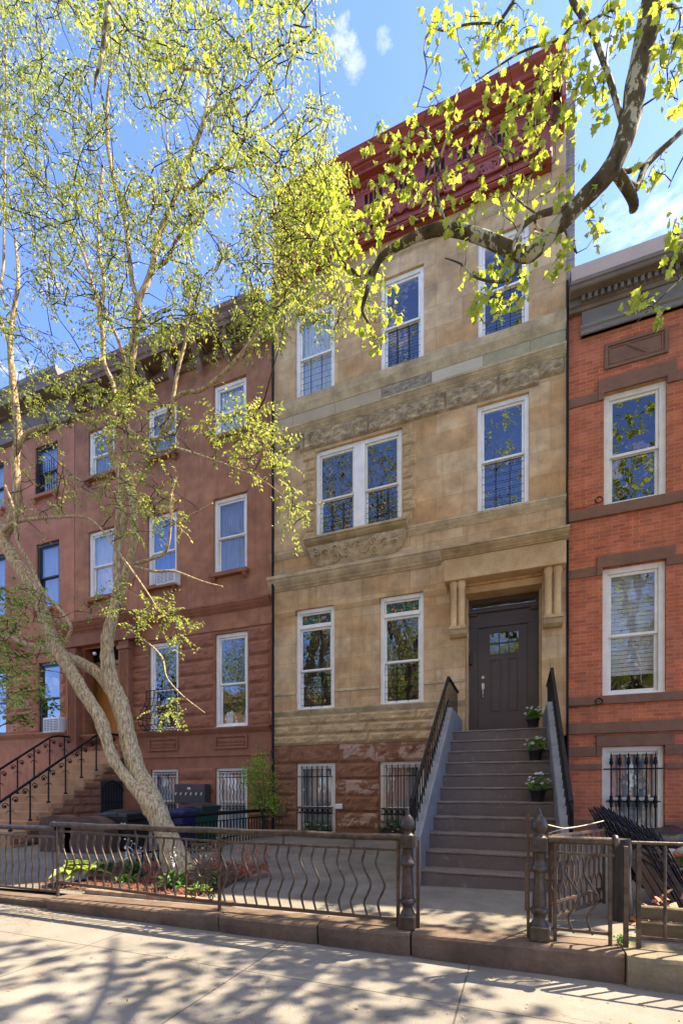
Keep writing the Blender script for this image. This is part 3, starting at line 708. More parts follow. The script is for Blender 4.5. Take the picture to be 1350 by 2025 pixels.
# leaf-and-egg band and swagged frieze: raised ornament
m_ = MB(); x = cx0+.18; k = 0
while x < cx1-.2:
    m_.add([(x-.045,FR-.004,zz(.86)),(x,FR-.05,zz(.885)),(x+.045,FR-.004,zz(.86)),(x+.04,FR-.004,zz(.95)),(x-.04,FR-.004,zz(.95)),(x,FR-.035,zz(.94))], [(0,2,1),(0,1,5,4),(1,2,3,5),(3,4,5)], True); x += .10
m_.build('leaf_band', M['red_metal'], co)
m_ = MB(); n_sw = 7; wsw = (cx1-cx0-.6)/n_sw
for k in range(n_sw):
    xa = cx0+.3+k*wsw; xc = xa+wsw/2; zm = zz(.32)
    for s in (-1,1):
        for c in range(4):
            r0 = .03+.035*c; pts = [(xc+s*(.06+c*.09)+r0*math.cos(t*.7+c), FR-.045, zm+.05*math.sin(c*2)+r0*.8*math.sin(t*.7+c)*1.0) for t in range(8)]
            m_.tube(pts, [.016+.012*math.sin(math.pi*t/7) for t in range(8)], 5)
    for a in range(7):
        an = math.pi*(a-3)/7; m_.tube([(xc,FR-.03,zm-.1),(xc+.09*math.sin(an),FR-.075,zm-.1+.1*math.cos(an)),(xc+.17*math.sin(an),FR-.015,zm-.1+.22*math.cos(an))], [.016,.036,.008], 5)
m_.build('frieze_ornament', M['red_metal'], co)
for s, xx in ((0,cx0+.0),(1,cx1)):
    xa, xb = (xx, xx+.2) if s == 0 else (xx-.2, xx); b_ = MB()
    b_.box(xa, xb, FR-.10, FR, zz(.0), zz(.62), .01)
    for t in range(4): x = xa+.03+t*.045; b_.tube([(x,FR-.105,zz(.08)),(x,FR-.105,zz(.55))], .014, 6)
    b_.prism([(FR, zz(1.0)), (FR-.34, zz(1.0)), (FR-.34, zz(.9)), (FR-.27, zz(.8)), (FR-.13, zz(.70)), (FR-.10, zz(.62)), (FR, zz(.62))], xa-.01, xb+.01)
    for t in range(5): x = xa+.01+t*.045; b_.tube([(x,FR-.11,zz(.66)),(x,FR-.20,zz(.74)),(x,FR-.33,zz(.85)),(x,FR-.35,zz(.97))], [.01,.022,.02,.012], 6)
    b_.build('console_bracket', M['red_metal'], co)
body(H, X0+.005, X1-.005, .1, ZL['top'], YF, 11, M['party'], M['roofing'], ZL['top'])
mb = MB(); mb.box(X1+.002, gx(1137,9.55), 9.55, 9.9, 8, gz(1137,185,9.55), .01); mb.build('parapet_brick', M['party'], H)
# bird spikes along ledges
mb = MB()
def spikes(xa, xb, y, z, dens=28):
    for k in range(int((xb-xa)*dens)):
        x = xa+(k+R.random()*.6)/dens
        d = R.uniform(-.05,.01); mb.tube([(x,y,z),(x+R.uniform(-.015,.015),y+d,z+R.uniform(.06,.1))], .0016, 3, False, False)
spikes(X0, bx0+.3, YF-.08, ZL['c1t']); spikes(bx1-.9, ax0, YF-.08, ZL['c1t'], 40); spikes(ax0, ax1, AP-.1, cz1, 36); spikes(X0+1.7, gx(940,YF), YF-.03, ZL['b1t'], 22)
mb.build('bird_spikes', M['wire'], H)
# ================= red brick house (right) =================
YR = 9.43
B = thing('brick_house', 'red brick row house with brown stone bands beside the black-railed grey stoop', 'house', (3.5, YR, .3))
bX0, bX1 = gx(1120.5, YR), 7.4
r3 = opening(1193.5,1318.6,776,749,1000.7,977.6,YR); r1 = opening(1190.8,1317,1124,1106,1376.8,1369,YR); r0 = opening(1190,1313.7,1477,1474.4,1668,1668,YR)
shift = 2.2
bops = [r3, r1, r0] + [(o[0]+shift*k, o[1]+shift*k, o[2], o[3]) for o in (r3,r1,r0) for k in (1,2)]
ztopR = gz(1150,560,YR)
mb = MB(); wall(mb, bX0, bX1, .2, ztopR, YR, bops, .26); mb.build('wall', M['brick'], B)
def band(xa, xb, zt, zb, pj=.02, name='stone_band'):
    mb = MB(); mb.box(xa, xb, YR-pj, YR+.01, zb, zt, .004); mb.build(name, M['band'], B)
cols = [0, shift, 2*shift]
def lintel_set(op, px_l, lt, lb, bt, bb):
    # band broken by a raised lintel over each window
    zlt = gz(px_l, lt, YR); zbt = gz(1123, bt, YR); zbb = gz(1123, bb, YR); x = bX0
    for k in range(3):
        xa, xb = op[0]-.09+cols[k], op[1]+.13+cols[k]
        band(x, xa-.001, zbt, zbb); band(xa, xb, zlt, op[3]+.002, .035, 'lintel')
        mb = MB(); mb.box(xa, op[0]+cols[k]-.001, YR-.034, YR+.01, zbb, op[3]+.001); mb.build('lintel_foot', M['band'], B); mb = MB(); mb.box(op[1]+cols[k]+.001, xb, YR-.034, YR+.01, zbb, op[3]+.001); mb.build('lintel_foot', M['band'], B)
        x = xb+.001
    band(x, bX1, zbt, zbb)
lintel_set(r3, 1181, 754, 0, 792, 810); lintel_set(r1, 1181, 1102, 0, 1130, 1147); lintel_set(r0, 1178, 1456, 0, 1478, 1497)
def sill(op, d=.16, name='sill_band'):
    band(bX0, bX1, op[2]-.001, op[2]-d, .045, name)
sill(r3, .19); sill(r1, .15)
band(bX0, bX1, gz(1122,1433,YR), gz(1122,1453.5,YR), .06)
za_, zb_ = gz(1124,1512,YR), gz(1124,1523,YR)
for a, b in ((bX0, r0[0]), (r0[1], r0[0]+shift), (r0[1]+shift, r0[0]+2*shift)): band(a+.001, b-.001, za_, zb_, .02)
za_, zb_ = gz(1330,1625,YR), gz(1330,1641,YR)
for a, b in ((bX0, r0[0]), (r0[1], r0[0]+shift)): band(a+.001, b-.001, za_, zb_, .02)
# inset panel with a diagonal ornament
for k in cols:
    xa, xb = gx(1194.5,YR)+k, gx(1321,YR)+k; zt, zb = gz(1194.5,683,YR), gz(1194.5,733,YR)
    mb = MB(); frame_box(mb, xa, xb, zb, zt, YR-.03, YR+.01, .06); frame_box(mb, xa+.07, xb-.07, zb+.07, zt-.07, YR-.02, YR+.01, .03); mb.box(xa+.06, xb-.06, YR-.006, YR+.01, zb+.06, zt-.06)
    for t in range(7):
        x = (xa+xb)/2+.03+(t-3)*.045; z = (zt+zb)/2-(t-3)*.035; mb.box(x-.03, x+.03, YR-.022, YR, z-.022, z+.022, .008)
    mb.build('inset_panel', M['band'], B)
for k in range(3):
    sh_ = lambda o: (o[0]+cols[k], o[1]+cols[k], o[2], o[3])
    window(B, sh_(r3), YR, M['cream'], .10, .46, .05, rec=.06, gl=M['glass_dim']); window(B, sh_(r1), YR, M['cream'], .10, .48, .05, rec=.06, guard=False, gl=M['glass_dim'], back='blind')
    w = window(B, sh_(r0), YR, M['cream'], .09, .46, .05, rec=.06, back='curtain_dim', gl=M['glass_soft'])
    o = sh_(r0); mb = MB(); yg = YR-.02
    for i in range(6):
        x = o[0]+.14+(o[1]-o[0]-.28)*i/5; zt = o[3]-.13
        mb.tube([(x,yg,o[2]+.02),(x,yg,zt-.2)], .0115, 6)
        mb.lathe([(.012,0),(.03,.03),(.036,.06),(.02,.10),(.03,.115),(.008,.15),(.016,.17),(.002,.23)], (x,yg,zt-.21), 8)
        zc = o[2]+(o[3]-o[2])*.43
        mb.lathe([(.012,-.12),(.03,-.07),(.022,-.05),(.045,0),(.022,.05),(.03,.07),(.012,.12)], (x,yg,zc), 8)
    zr = o[3]-.40; mb.box(o[0]+.02, o[1]-.02, yg-.012, yg+.012, zr-.012, zr+.012)
    zc = o[2]+(o[3]-o[2])*.43; mb.box(o[0]+.06, o[1]-.06, yg-.008, yg+.008, zc-.01, zc+.01)
    mb.build('window_grille', M['iron'], w)
# top cornice
cR = 9.05; zc1 = gz(1128,556,cR); zfr = gz(1152,598,YR-.06)
xk0 = gx(1128,cR); xf0 = gx(1150,YR-.06)
mb = MB(); mb.box(xf0, bX1, YR-.06, YR+.02, gz(1152,664,YR-.06), zfr+.02)
bc = mb.build('cornice', M['corn_grey'], B)
mb = MB(); zq = gz(1152,664,YR-.06)
mb.prism([(YR,zq+.16),(YR-.11,zq+.16),(YR-.11,zq+.11),(YR-.085,zq+.09),(YR-.085,zq+.01),(YR-.07,zq),(YR,zq)], xf0-.02, bX1); mb.build('cornice_moulding', M['corn_grey'], bc)
prof = [(YR+.05, zc1), (cR, zc1), (cR-.012, zc1-.015), (cR-.005, zc1-.07), (cR+.02, zc1-.08), (cR+.03, zc1-.12), (cR+.05, zc1-.135), (YR-.23, zc1-.136), (YR-.23, zc1-.150), (YR-.16, zc1-.151), (YR-.16, zc1-.26), (YR-.12, zc1-.27), (YR-.09, zc1-.31), (YR+.05, zc1-.31)]
mb = MB(); mb.prism(prof, xk0, bX1); mb.build('crown', M['corn_brown'], bc)
mb = MB(); x = xf0-.02
while x < bX1: mb.box(x, x+.055, YR-.222, YR-.159, zc1-.25, zc1-.152, .004); x += .10
mb.build('dentil_row', M['corn_brown'], bc)
zrf = gz(1166,516,YR-.2)
mb = MB(); mb.prism([(cR+.03, zc1+.004), (YR-.2, zrf), (YR+.3, zrf+.02), (YR+.3, zc1+.004)], xk0+.02, bX1); mb.build('roof_edge', M['corn_roof'], bc)
body(B, bX0+.005, bX1, .1, ztopR, YR, 11, M['brick'], M['roofing'], ztopR+.1)
# ================= brownstone (left) =================
YB = 9.42
L = thing('brownstone_house', 'brown stucco row house with white windows, arched stoop and a yard tree before it', 'house', (-8.5, YB, .3))
lX0, lX1 = gx(148,YB), gx(537,YB)
def col3(l, r, tl, tr, bl, br): return opening(l, r, tl, tr, bl, br, YB)
C3 = col3(422,487,766,738,872,846); C2 = col3(422,488,986,974,1138,1124); C1 = col3(424,488.7,1254,1246.7,1439.6,1436); C0 = col3(424.5,488,1520,1518,1652,1650)
B2x = (gx(291.5,YB), gx(349,YB)); A2x = (gx(175,YB), gx(226,YB))
z3 = (C3[2], C3[3]); z2 = (C2[2], C2[3]); z1 = (C1[2], C1[3]); z0 = (C0[2], C0[3])
B3 = (*B2x, *z3); A3 = (*A2x, *z3); B2 = (*B2x, *z2); A2 = (*A2x, *z2)
B1 = (gx(293.6,YB), gx(351.6,YB), *z1); B0 = (gx(297,YB), gx(351,YB), *z0)
D1 = (gx(166,YB), gx(243,YB), gz(165,1478,YB), gz(240,1268,YB))
zbelt = gz(534,1198,YB); zbt = gz(532,1180,YB)
zsl = z1[0]; 
ztopL = gz(503,640,YB); zfrL = gz(503,673,YB)
mb = MB(); wall(mb, lX0, lX1, zbelt-.4, ztopL, YB, [A3,B3,C3,A2,B2,C2], .26); mb.build('wall', M['brown'], L)
mb = MB(); wall(mb, lX0, lX1, .2, zbelt-.4, YB+.02, [B1,C1,D1,B0,C0], .26); mb.build('lower_wall', M['brown_trim'], L)
# rusticated parlour piers
nr = 7; zt = zbelt-.42; hr = (zt-zsl)/nr
for a, b in ((D1[1]+.22, B1[0]-.02), (B1[1]+.02, C1[0]-.02), (C1[1]+.02, lX1-.04)):
    mb = MB()
    for k in range(nr): sd += 1; mb.rock(a+.004, b-.004, zsl+k*hr+.008, zsl+(k+1)*hr-.008, YB+.02, .05, sd, .06, freq=5)
    mb.build('rusticated_stone', M['brown_trim'], L)
zt_ = z0[1]+.02; nr0 = 5; hr0 = (zt_-.35)/nr0
for a, b in ((B0[1]+.03, C0[0]-.03), (C0[1]+.03, lX1-.02)):
    mb = MB()
    for k in range(nr0): sd += 1; mb.rock(a+.004, b-.004, .35+k*hr0+.006, .35+(k+1)*hr0-.006, YB+.02, .045, sd, .06, freq=6)
    mb.build('basement_stone', M['brown_trim'], L)
mould(lX0, lX1-.02, zbt, zbelt, YB, .14).build('belt_course', M['brown_trim'], L)
mould(lX0, lX1-.02, zsl-.002, zsl-.15, YB+.02, .10).build('sill_course', M['brown_trim'], L)
zq = gz(535,1490,YB); mb = MB(); mb.box(lX0, lX1-.02, YB-.01, YB+.03, zq-.03, zq+.0, .006); mb.box(lX0, lX1-.02, YB-.004, YB+.03, zq+.0, zq+.08); mb.build('string_line', M['brown_trim'], L)
for o in (B1, C1):
    mb = MB(); xa, xb, zt, zb = o[0]+.0, o[1]-.0, zsl-.19, zq+.14
    frame_box(mb, xa, xb, zb, zt, YB-.02, YB+.03, .05); mb.box(xa+.08, xb-.08, YB+.0, YB+.03, zb+.08, zt-.08, .01)
    for t in range(9):
        x = xa+.13+(xb-xa-.26)*t/8; mb.tube([(x+.025*math.cos(q), YB-.004, (zb+zt)/2+.025*math.sin(q)) for q in range(7)], .009, 5, False)
    mb.build('carved_panel', M['brown_trim'], L)
def bracket_sill(o, root, mat, Y):
    mb = MB(); mb.box(o[0]-.07, o[1]+.07, Y-.12, Y+.02, o[2]-.10, o[2]-.002, .01)
    for x in (o[0]+.03, o[1]-.03): mb.prism([(Y,o[2]-.10),(Y-.1,o[2]-.10),(Y-.1,o[2]-.14),(Y-.05,o[2]-.2),(Y,o[2]-.22)], x-.05, x+.05)
    mb.build('window_sill', mat, root)
for o, bk in ((A3,'curtain_dim'),(B3,'curtain_dim'),(C3,'curtain'),(A2,'curtain'),(B2,'curtain_blue'),(C2,'curtain_dim')):
    window(L, o, YB, M['white'], .085, .5, .045, back=bk, gl=M['glass_soft'] if bk != 'curtain_dim' else M['glass_dim'])
    bracket_sill(o, L, M['brown_trim'], YB)
    mb = MB(); mb.box(o[0]-.04, o[1]+.04, YB-.012, YB+.012, o[3]+.001, o[3]+.2, .006); mb.build('window_head', M['brown'], L)
window(L, B1, YB+.02, M['white'], .085, .47, .045, back='room'); window(L, C1, YB+.02, M['white'], .085, .47, .045, back='room')
def scroll_grille(w, o, Y):
    mb = MB(); xa, xb = o[0]+.12, o[1]-.02; za, zt = o[2]+.02, o[3]-.08; n = 8
    zc = za+(zt-za)*.40
    for i in range(n):
        x = xa+(xb-xa)*(i+.5)/n; pts = []
        for t in range(25): z = za+(zt-.14-za)*t/24; pts.append((x+(.012*math.sin(t*1.5) if z > zc else 0), Y, z))
        mb.tube(pts, .008, 5)
    for zb in (za+.02, zc-.06, zc+.06, zt-.14, zt): mb.box(xa, xb, Y-.008, Y+.008, zb-.008, zb+.008)
    for zz_ in (zc, zt-.07):
        for i in range(n):
            x = xa+(xb-xa)*(i+.5)/n; mb.tube([(x+.035*math.cos(q*.7)*(1-q*.06), Y, zz_+.04*math.sin(q*.7)*(1-q*.06)) for q in range(11)], .007, 4, False)
    mb.build('window_grille', M['iron'], w)
for o in (B0, C0):
    w = window(L, o, YB+.02, M['white'], .085, .5, .045, back='curtain', gl=M['glass_soft']); scroll_grille(w, o, YB-.02)
# bulged balconet guard on the parlour window
mb = MB(); o = B1; zg0, zg1 = o[2]+.02, o[2]+(o[3]-o[2])*.46
prf = [(.02,1.0),(.03,.8),(.10,.6),(.22,.42),(.30,.25),(.27,.1),(.14,.0),(.02,-.02)]
for i in range(9):
    x = o[0]-.05+(o[1]-o[0]+.1)*i/8; mb.tube([(x,YB-d,zg0+(zg1-zg0)*t) for d, t in prf], .009, 5)
for d, t in prf[:-1]: mb.tube([(o[0]-.05,YB,zg0+(zg1-zg0)*t),(o[0]-.05,YB-d,zg0+(zg1-zg0)*t),(o[1]+.05,YB-d,zg0+(zg1-zg0)*t),(o[1]+.05,YB,zg0+(zg1-zg0)*t)], .009, 5, smooth=False)
mb.build('balconet_guard', M['iron'], L)
# ---- doorway: hood, pilasters, orange door
hx0, hx1 = gx(122,YB-.2), gx(272,YB-.2); zh = zbt+.05
mould(hx0, hx1, zh, zh-.30, YB-.2, .25, ex=(0,0)).build('door_hood', M['brown_trim'], L)
mb = MB(); mb.box(hx0+.1, hx1-.1, YB-.22, YB+.02, zh-.62, zh-.301)
for xa in (hx0+.14, D1[1]+.0):
    mb.box(xa, xa+.34, YB-.16, YB+.03, D1[2]-.2, zh-.621, .01)
    for t in range(4): mb.tube([(xa+.07+t*.065,YB-.165,D1[2]+.2),(xa+.07+t*.065,YB-.165,D1[3]-.35)], .018, 6)
    mb.box(xa-.03, xa+.37, YB-.2, YB, D1[3]-.28, D1[3]-.18, .01)
mb.build('door_surround', M['brown_trim'], L)
mb = MB(); yd = YB+.55
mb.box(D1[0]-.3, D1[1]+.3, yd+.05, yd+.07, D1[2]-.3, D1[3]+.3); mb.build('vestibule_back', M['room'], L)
mb = MB(); xm = gx(214,yd); mb.box(xm-.55, xm-.5, yd-.2, yd, D1[2], D1[3]-.3); mb.box(xm-.49, xm+.62, yd-.02, yd+.04, D1[2], D1[3]-.42, .01)
od = mb.build('door', M['orange_door'], L)
mb = MB(); frame_box(mb, xm-.62, xm+.75, D1[2], D1[3]-.3, yd-.06, yd-.021, .1); mb.build('door_frame', M['pale_wood'], od)
mb = MB(); mb.lathe([(.02,0),(.05,.02),(.045,.07),(.01,.09)], (gx(187,YB-.1), YB-.1, gz(187,1296,YB-.1)), 10); mb.build('porch_light', M['white'], L)
# ---- top cornice with brackets
cL = 8.85; rl = lambda Y: gz(500,571,Y)
mb = MB(); mb.box(lX0, lX1, YB-.05, YB+.02, zfrL-.1, ztopL); mb.prism([(YB,zfrL-.02),(YB-.11,zfrL-.02),(YB-.11,zfrL-.07),(YB-.06,zfrL-.12),(YB,zfrL-.14)], lX0, lX1-.01)
lc = mb.build('cornice', M['corn_left'], L)
zt = rl(cL)
prof = [(YB+.1, zt), (cL, zt), (cL, zt-.10), (cL+.05, zt-.16), (cL+.07, zt-.28), (cL+.1, zt-.30), (cL+.1, zt-.40), (YB+.1, zt-.40)]
mb = MB(); mb.prism(prof, lX0, lX1-.02); mb.build('crown', M['corn_left'], lc)
mb = MB(); mb.box(lX0, lX1-.01, YB-.06, YB, ztopL-.01, zt-.39); mb.build('frieze', M['corn_left'], lc)
for k in range(8):
    x = lX0+.25+(lX1-lX0-.5)*k/7; mb = MB()
    mb.prism([(YB-.05,zt-.401),(cL+.15,zt-.401),(cL+.15,zt-.48),(YB-.3,zt-.62),(YB-.16,zt-.9),(YB-.1,zfrL),(YB-.05,zfrL)], x-.08, x+.08); mb.build('cornice_bracket', M['corn_left'], lc)
body(L, lX0+.005, lX1-.005, .1, ztopL, YB, 11, M['brown'], M['roofing'], ztopL+.2)
# ================= far-left brownstone =================
D = thing('corner_brownstone', 'pinkish brownstone with black-framed windows, mostly hidden behind the leaning tree', 'house', (-16, YB, .3))
fX0, fX1 = lX0-7.5, lX0-.012
D3 = opening(70,114,888,868,985,970,YB); D2 = opening(72,117,1078,1065,1208,1198,YB); D1_ = opening(76,119,1312,1306,1450,1447,YB)
sp = 2.25; fops = []
for k in range(3): fops += [(o[0]-sp*k, o[1]-sp*k, o[2], o[3]) for o in (D3,D2,D1_)]
D0 = (D1_[0], D1_[1], z0[0], z0[1])
fz = ztopL-.15
mb = MB(); wall(mb, fX0, fX1, .2, fz, YB, fops+[D0], .26); mb.build('wall', M['brown_left'], D)
for a, b in ((D1_[1]+.02, fX1-.35), (D1_[1]-sp+.02, D1_[0]-.02)):
    mb = MB()
    for k in range(7): sd += 1; mb.rock(a+.004, b-.004, D1_[2]+k*hr+.008, D1_[2]+(k+1)*hr-.008, YB, .05, sd, .06, freq=5)
    mb.build('rusticated_stone', M['brown_left'], D)
mould(fX0, fX1, zbt-.05, zbelt-.05, YB, .14).build('belt_course', M['brown_left'], D)
mould(fX0, fX1, D1_[2]-.002, D1_[2]-.15, YB, .10).build('sill_course', M['brown_left'], D)
for o in fops: window(D, o, YB, M['black_frame'], .085, .5, .045, back='curtain_dim' if o[2] > 5 else 'room')
for k in range(3):
    for o in (D3, D2): bracket_sill((o[0]-sp*k, o[1]-sp*k, o[2], o[3]), D, M['brown_left'], YB)
mb = MB(); guard_bars(D, D3[0], D3[1], D3[2]+.02, D3[2]+.9, YB-.03, 2, 9, M['iron'], .008)
w = window(D, D0, YB, M['black_frame'], .08, .5, .045, back='room'); scroll_grille(w, D0, YB-.02)
mb = MB(); mb.prism([(YB+.1, fz+.6), (cL, fz+.6), (cL, fz+.48), (cL+.08, fz+.35), (cL+.1, fz+.22), (YB-.06, fz+.22), (YB-.06, fz-.45), (YB-.12, fz-.5), (YB+.1, fz-.55)], fX0, fX1); mb.build('cornice', M['corn_brown'], D)
body(D, fX0, fX1-.005, .1, fz, YB, 11, M['brown_left'], M['roofing'], fz+.3)
# ================= ground =================
ctop = lambda x: .208 + .018*x
yz = lambda x, y: ctop(x) + .0345*(y-3.9)
mb = MB(); nx, ny = 90, 24; vs = []
for j in range(ny+1):
    for i in range(nx+1):
        x = -26+34.5*i/nx; y = 3.93+5.6*j/ny
        vs.append((x, y, yz(x,y)+.006*mn.noise(Vector((x*1.3,y*1.3,0)))))
mb.add(vs, [(j*(nx+1)+i, j*(nx+1)+i+1, (j+1)*(nx+1)+i+1, (j+1)*(nx+1)+i) for j in range(ny) for i in range(nx)], True)
struct('front_yard', mb, M['concrete_yard'])
mb = MB(); mb.box(-60, 60, .15, 3.72, -.3, 0); struct('sidewalk', mb, M['sidewalk'])
mb = MB(); mb.box(-60, 60, 0, .148, -.3, .004, .01); struct('kerb', mb, M['panel_grey'])
mb = MB(); mb.box(-60, 60, -9.3, -.002, -.4, -.13); struct('street', mb, M['asphalt'])
mb = MB(); mb.box(-60, 60, -13, -9.302, -.4, .02); struct('far_sidewalk', mb, M['sidewalk'])
mb = MB(); mb.quad((-400,-400,-.45),(400,-400,-.45),(400,400,-.45),(-400,400,-.45)); struct('ground', mb, M['soil'])
# ---- coping blocks under the fence
def coping(xa, xb, name, label, mat, dz=0, y0=3.64, y1=3.97):
    mb = MB(); n = max(8, int((xb-xa)/.07)); rows = [(y0+.02,-.02),(y0+.004,.5),(y0,.86),(y0+.012,.97),(y0+.035,1.0),((y0+y1)/2,1.0),(y1,1.0),(y1,0)]
    vs = []
    for i in range(n+1):
        x = xa+(xb-xa)*i/n; T = ctop(x)+dz
        ed = .012 if i in (0,n) else 0
        for k, (y, t) in enumerate(rows):
            q = Vector((x*4, y*7, t*3)); w = .007*mn.noise(q)+.006*mn.noise(q*3.1)
            chip = .022*max(0, mn.noise(Vector((x*2.7+5, 0, 3)))-.25) if k in (2,3) else 0
            vs.append((x, y+w+ed+chip, max(0,t)*T-chip - (.02 if t < 0 else 0) + (.003*mn.noise(q*2) if t >= .97 else 0)))
    m = len(rows)
    mb.add(vs, [(i*m+k, (i+1)*m+k, (i+1)*m+k+1, i*m+k+1) for i in range(n) for k in range(m-1)])
    mb.add(vs[:m], [tuple(range(m))]); mb.add(vs[-m:], [tuple(range(m-1,-1,-1))])
    xm = (xa+xb)/2; o = mb.build(name, mat, origin=(xm, 3.8, 0)); return tag(o, label, 'coping stone')
cx = lambda px: gx(px, 3.66)
g_c = 'brownstone coping blocks under the fence'
for a, b, l in ((92,432,'long brown coping stone under the planting bed and left half of the wavy fence'),(433,627,'short brown coping stone under the middle of the wavy fence, right of the sun wheel'),
                (628.5,811,'brown coping stone with a chipped corner ending at the gate post by the open path'),(813,1236,'broad brown coping stone forming the threshold between the two gate posts')):
    o = coping(cx(a)+.004, cx(b)-.004, 'coping_stone', l, M['coping']); o['group'] = g_c
coping(cx(1238), 6.5, 'coping_stone', 'mossy grey concrete coping under the plain bar fence beside the brick house', M['coping_grey'], .0, 3.6)
coping(-16, cx(88), 'coping_stone', 'low worn brown coping beneath the neighbouring fence with leaf litter', M['coping'], -.03, 3.68)
# ================= stoop =================
SX0, SX1 = -1.04, .41; SY = 5.30; TR = .268; ZS = .417; RI = .19
st = thing('stoop', 'brown painted front stoop with grey cheek walls climbing to the dark door', 'stoop', ((SX0+SX1)/2, SY, .2))
for k in range(11):
    mb = MB(); y0 = SY+TR*k; z1 = ZS+RI*k; z0 = .1 if k == 0 else z1-RI-.02
    y1 = y0+TR+.03 if k < 10 else 9.84
    n = 26; vs = []; prof = [(y0+.008,z0),(y0+.004,z1-.035),(y0-.006,z1-.022),(y0-.004,z1-.008),(y0+.008,z1),(y1,z1+.001)]
    for i in range(n+1):
        x = SX0+(SX1-SX0)*i/n
        for q, (y, z) in enumerate(prof):
            v = Vector((x*5,k*3.1,q)); vs.append((x, y+.006*mn.noise(v)+(.004*mn.noise(v*4) if q in (2,3,4) else 0), z+.004*mn.noise(v*1.7+Vector((9,0,0)))))
    m = len(prof); mb.add(vs, [(i*m+q, (i+1)*m+q, (i+1)*m+q+1, i*m+q+1) for i in range(n) for q in range(m-1)])
    mb.build('step', M['stoop'], st)
mb = MB(); mb.box(SX0+.03, SX1-.03, 9.46, 9.84, 2.3, 2.40, .012); mb.build('threshold', M['stoop'], st)
for s, (xa, xb) in ((-1,(SX0-.13,SX0)), (1,(SX1,SX1+.13))):
    pts = [(5.24,.05),(5.24,.80),(7.98,2.715),(9.42,2.715),(9.42,.05)]
    mb = MB(); n = 30; top = []
    prof = [(xa,0),(xa,.985),(xa+.015,1),(xb-.015,1),(xb,.985),(xb,0)]
    ys = [5.24+(7.98-5.24)*i/n for i in range(n+1)]+[8.4,9.41]; vs = []
    for y in ys:
        zt = .80+(2.715-.80)*(y-5.24)/2.74 if y < 7.98 else 2.715
        for x, t in prof: vs.append((x+.004*mn.noise(Vector((x*9,y*4,t*3))), y, .05 if t == 0 else zt-(1-t)*.9+.005*mn.noise(Vector((x*3,y*3,2)))))
    m = 6; mb.add(vs, [(i*m+q, i*m+q+1, (i+1)*m+q+1, (i+1)*m+q) for i in range(len(ys)-1) for q in range(m-1)])
    mb.add(vs[:m], [tuple(range(m-1,-1,-1))]); mb.build('cheek_wall', M['cheek'], st)
    xr = (xa+xb)/2+s*.015; y0r, z0r, y1r, z1r = 5.17, 1.215, 8.05, 3.245
    mb = MB(); mb.bar((xr,y0r,z0r), (xr,y1r,z1r), .042, .03); mb.bar((xr,y1r-.01,z1r), (xr,9.38,z1r), .042, .03)
    mb.bar((xr,y0r+.03,z0r-.14), (xr,y1r,z1r-.10), .03, .015) if False else None
    mb.box(xr-.02, xr+.02, y0r-.02, y0r+.03, .82 if True else .3, z0r+.01)
    mb.tube([(xr,y0r+.01,z0r-.01),(xr,y0r-.05,z0r-.05),(xr,y0r-.07,z0r-.10),(xr,y0r-.04,z0r-.13)], .016, 8)
    rl_ = mb.build('handrail', M['iron'], st)
    mb = MB(); y = y0r+.16
    while y < 9.3:
        zt = (z0r+(z1r-z0r)*(y-y0r)/(y1r-y0r)) if y < y1r else z1r
        zc = .80+(2.715-.80)*(y-5.24)/2.74 if y < 7.98 else 2.715
        mb.box(xr-.006, xr+.006, y-.006, y+.006, zc-.02, zt); y += .14
    mb.bar((xr,y0r+.05,z0r-.30), (xr,y1r,z1r-.38), .02, .012); mb.build('baluster_row', M['iron'], rl_)
# ---- potted flowers
def leafquad(mb, c, d, w, L, nrm=None):
    d = d.normalized(); s = d.cross(nrm if nrm is not None else Vector((R.uniform(-1,1),R.uniform(-1,1),R.uniform(.2,1))))
    if s.length < 1e-3: s = d.orthogonal()
    s.normalize(); n = d.cross(s); b = c+d*L
    mb.add([c, c+d*L*.45+s*w+n*w*.35, b, c+d*L*.45-s*w+n*w*.35], [(0,1,2),(0,2,3)])
def petal_ball(mb, c, r, n=7):
    for k in range(n):
        a = 2*math.pi*k/n+R.random(); e = R.uniform(-.3,.9)
        leafquad(mb, c, Vector((math.cos(a),math.sin(a),e)), r*.45, r, Vector((0,0,1)))
def potted(x, y, z, label, root=None):
    t = thing('potted_plant', label, 'potted plant', (x,y,z), 'white flower pots on the stoop steps')
    mb = MB(); mb.lathe([(.068,0),(.07,.005),(.092,.13),(.105,.132),(.107,.165),(.098,.167),(.094,.15),(.01,.148)], (x,y,z), 24); mb.build('pot', M['pot'], t)
    mb = MB(); c0 = Vector((x,y,z+.15))
    lx, ly, hs = R.uniform(-.025,.025), R.uniform(-.02,.02), R.uniform(.85,1.2)
    for k in range(R.choice((340,420,520))):
        a = R.uniform(0,6.283); e = R.uniform(.05,1.5); rr = R.uniform(.35,1)
        p = c0+Vector((math.cos(a)*math.cos(e)*.125*rr, math.sin(a)*math.cos(e)*.125*rr, math.sin(e)*.17*rr*hs+.015))+Vector((lx,ly,0))*rr
        leafquad(mb, p, Vector((math.cos(a),math.sin(a),R.uniform(-.5,.6))), .011, .035)
    mb.build('foliage', M['leaf_pot'], t)
    mb = MB()
    for k in range(R.choice((12,17,23))):
        a = R.uniform(0,6.283); e = R.uniform(.25,1.35)
        p = c0+Vector((math.cos(a)*math.cos(e)*.15, math.sin(a)*math.cos(e)*.15, math.sin(e)*.19+.03)); petal_ball(mb, p, .026, 7); petal_ball(mb, p+Vector((.01,0,.012)), .02, 5)
    mb.build('flowers', M['petal_white'], t); return t
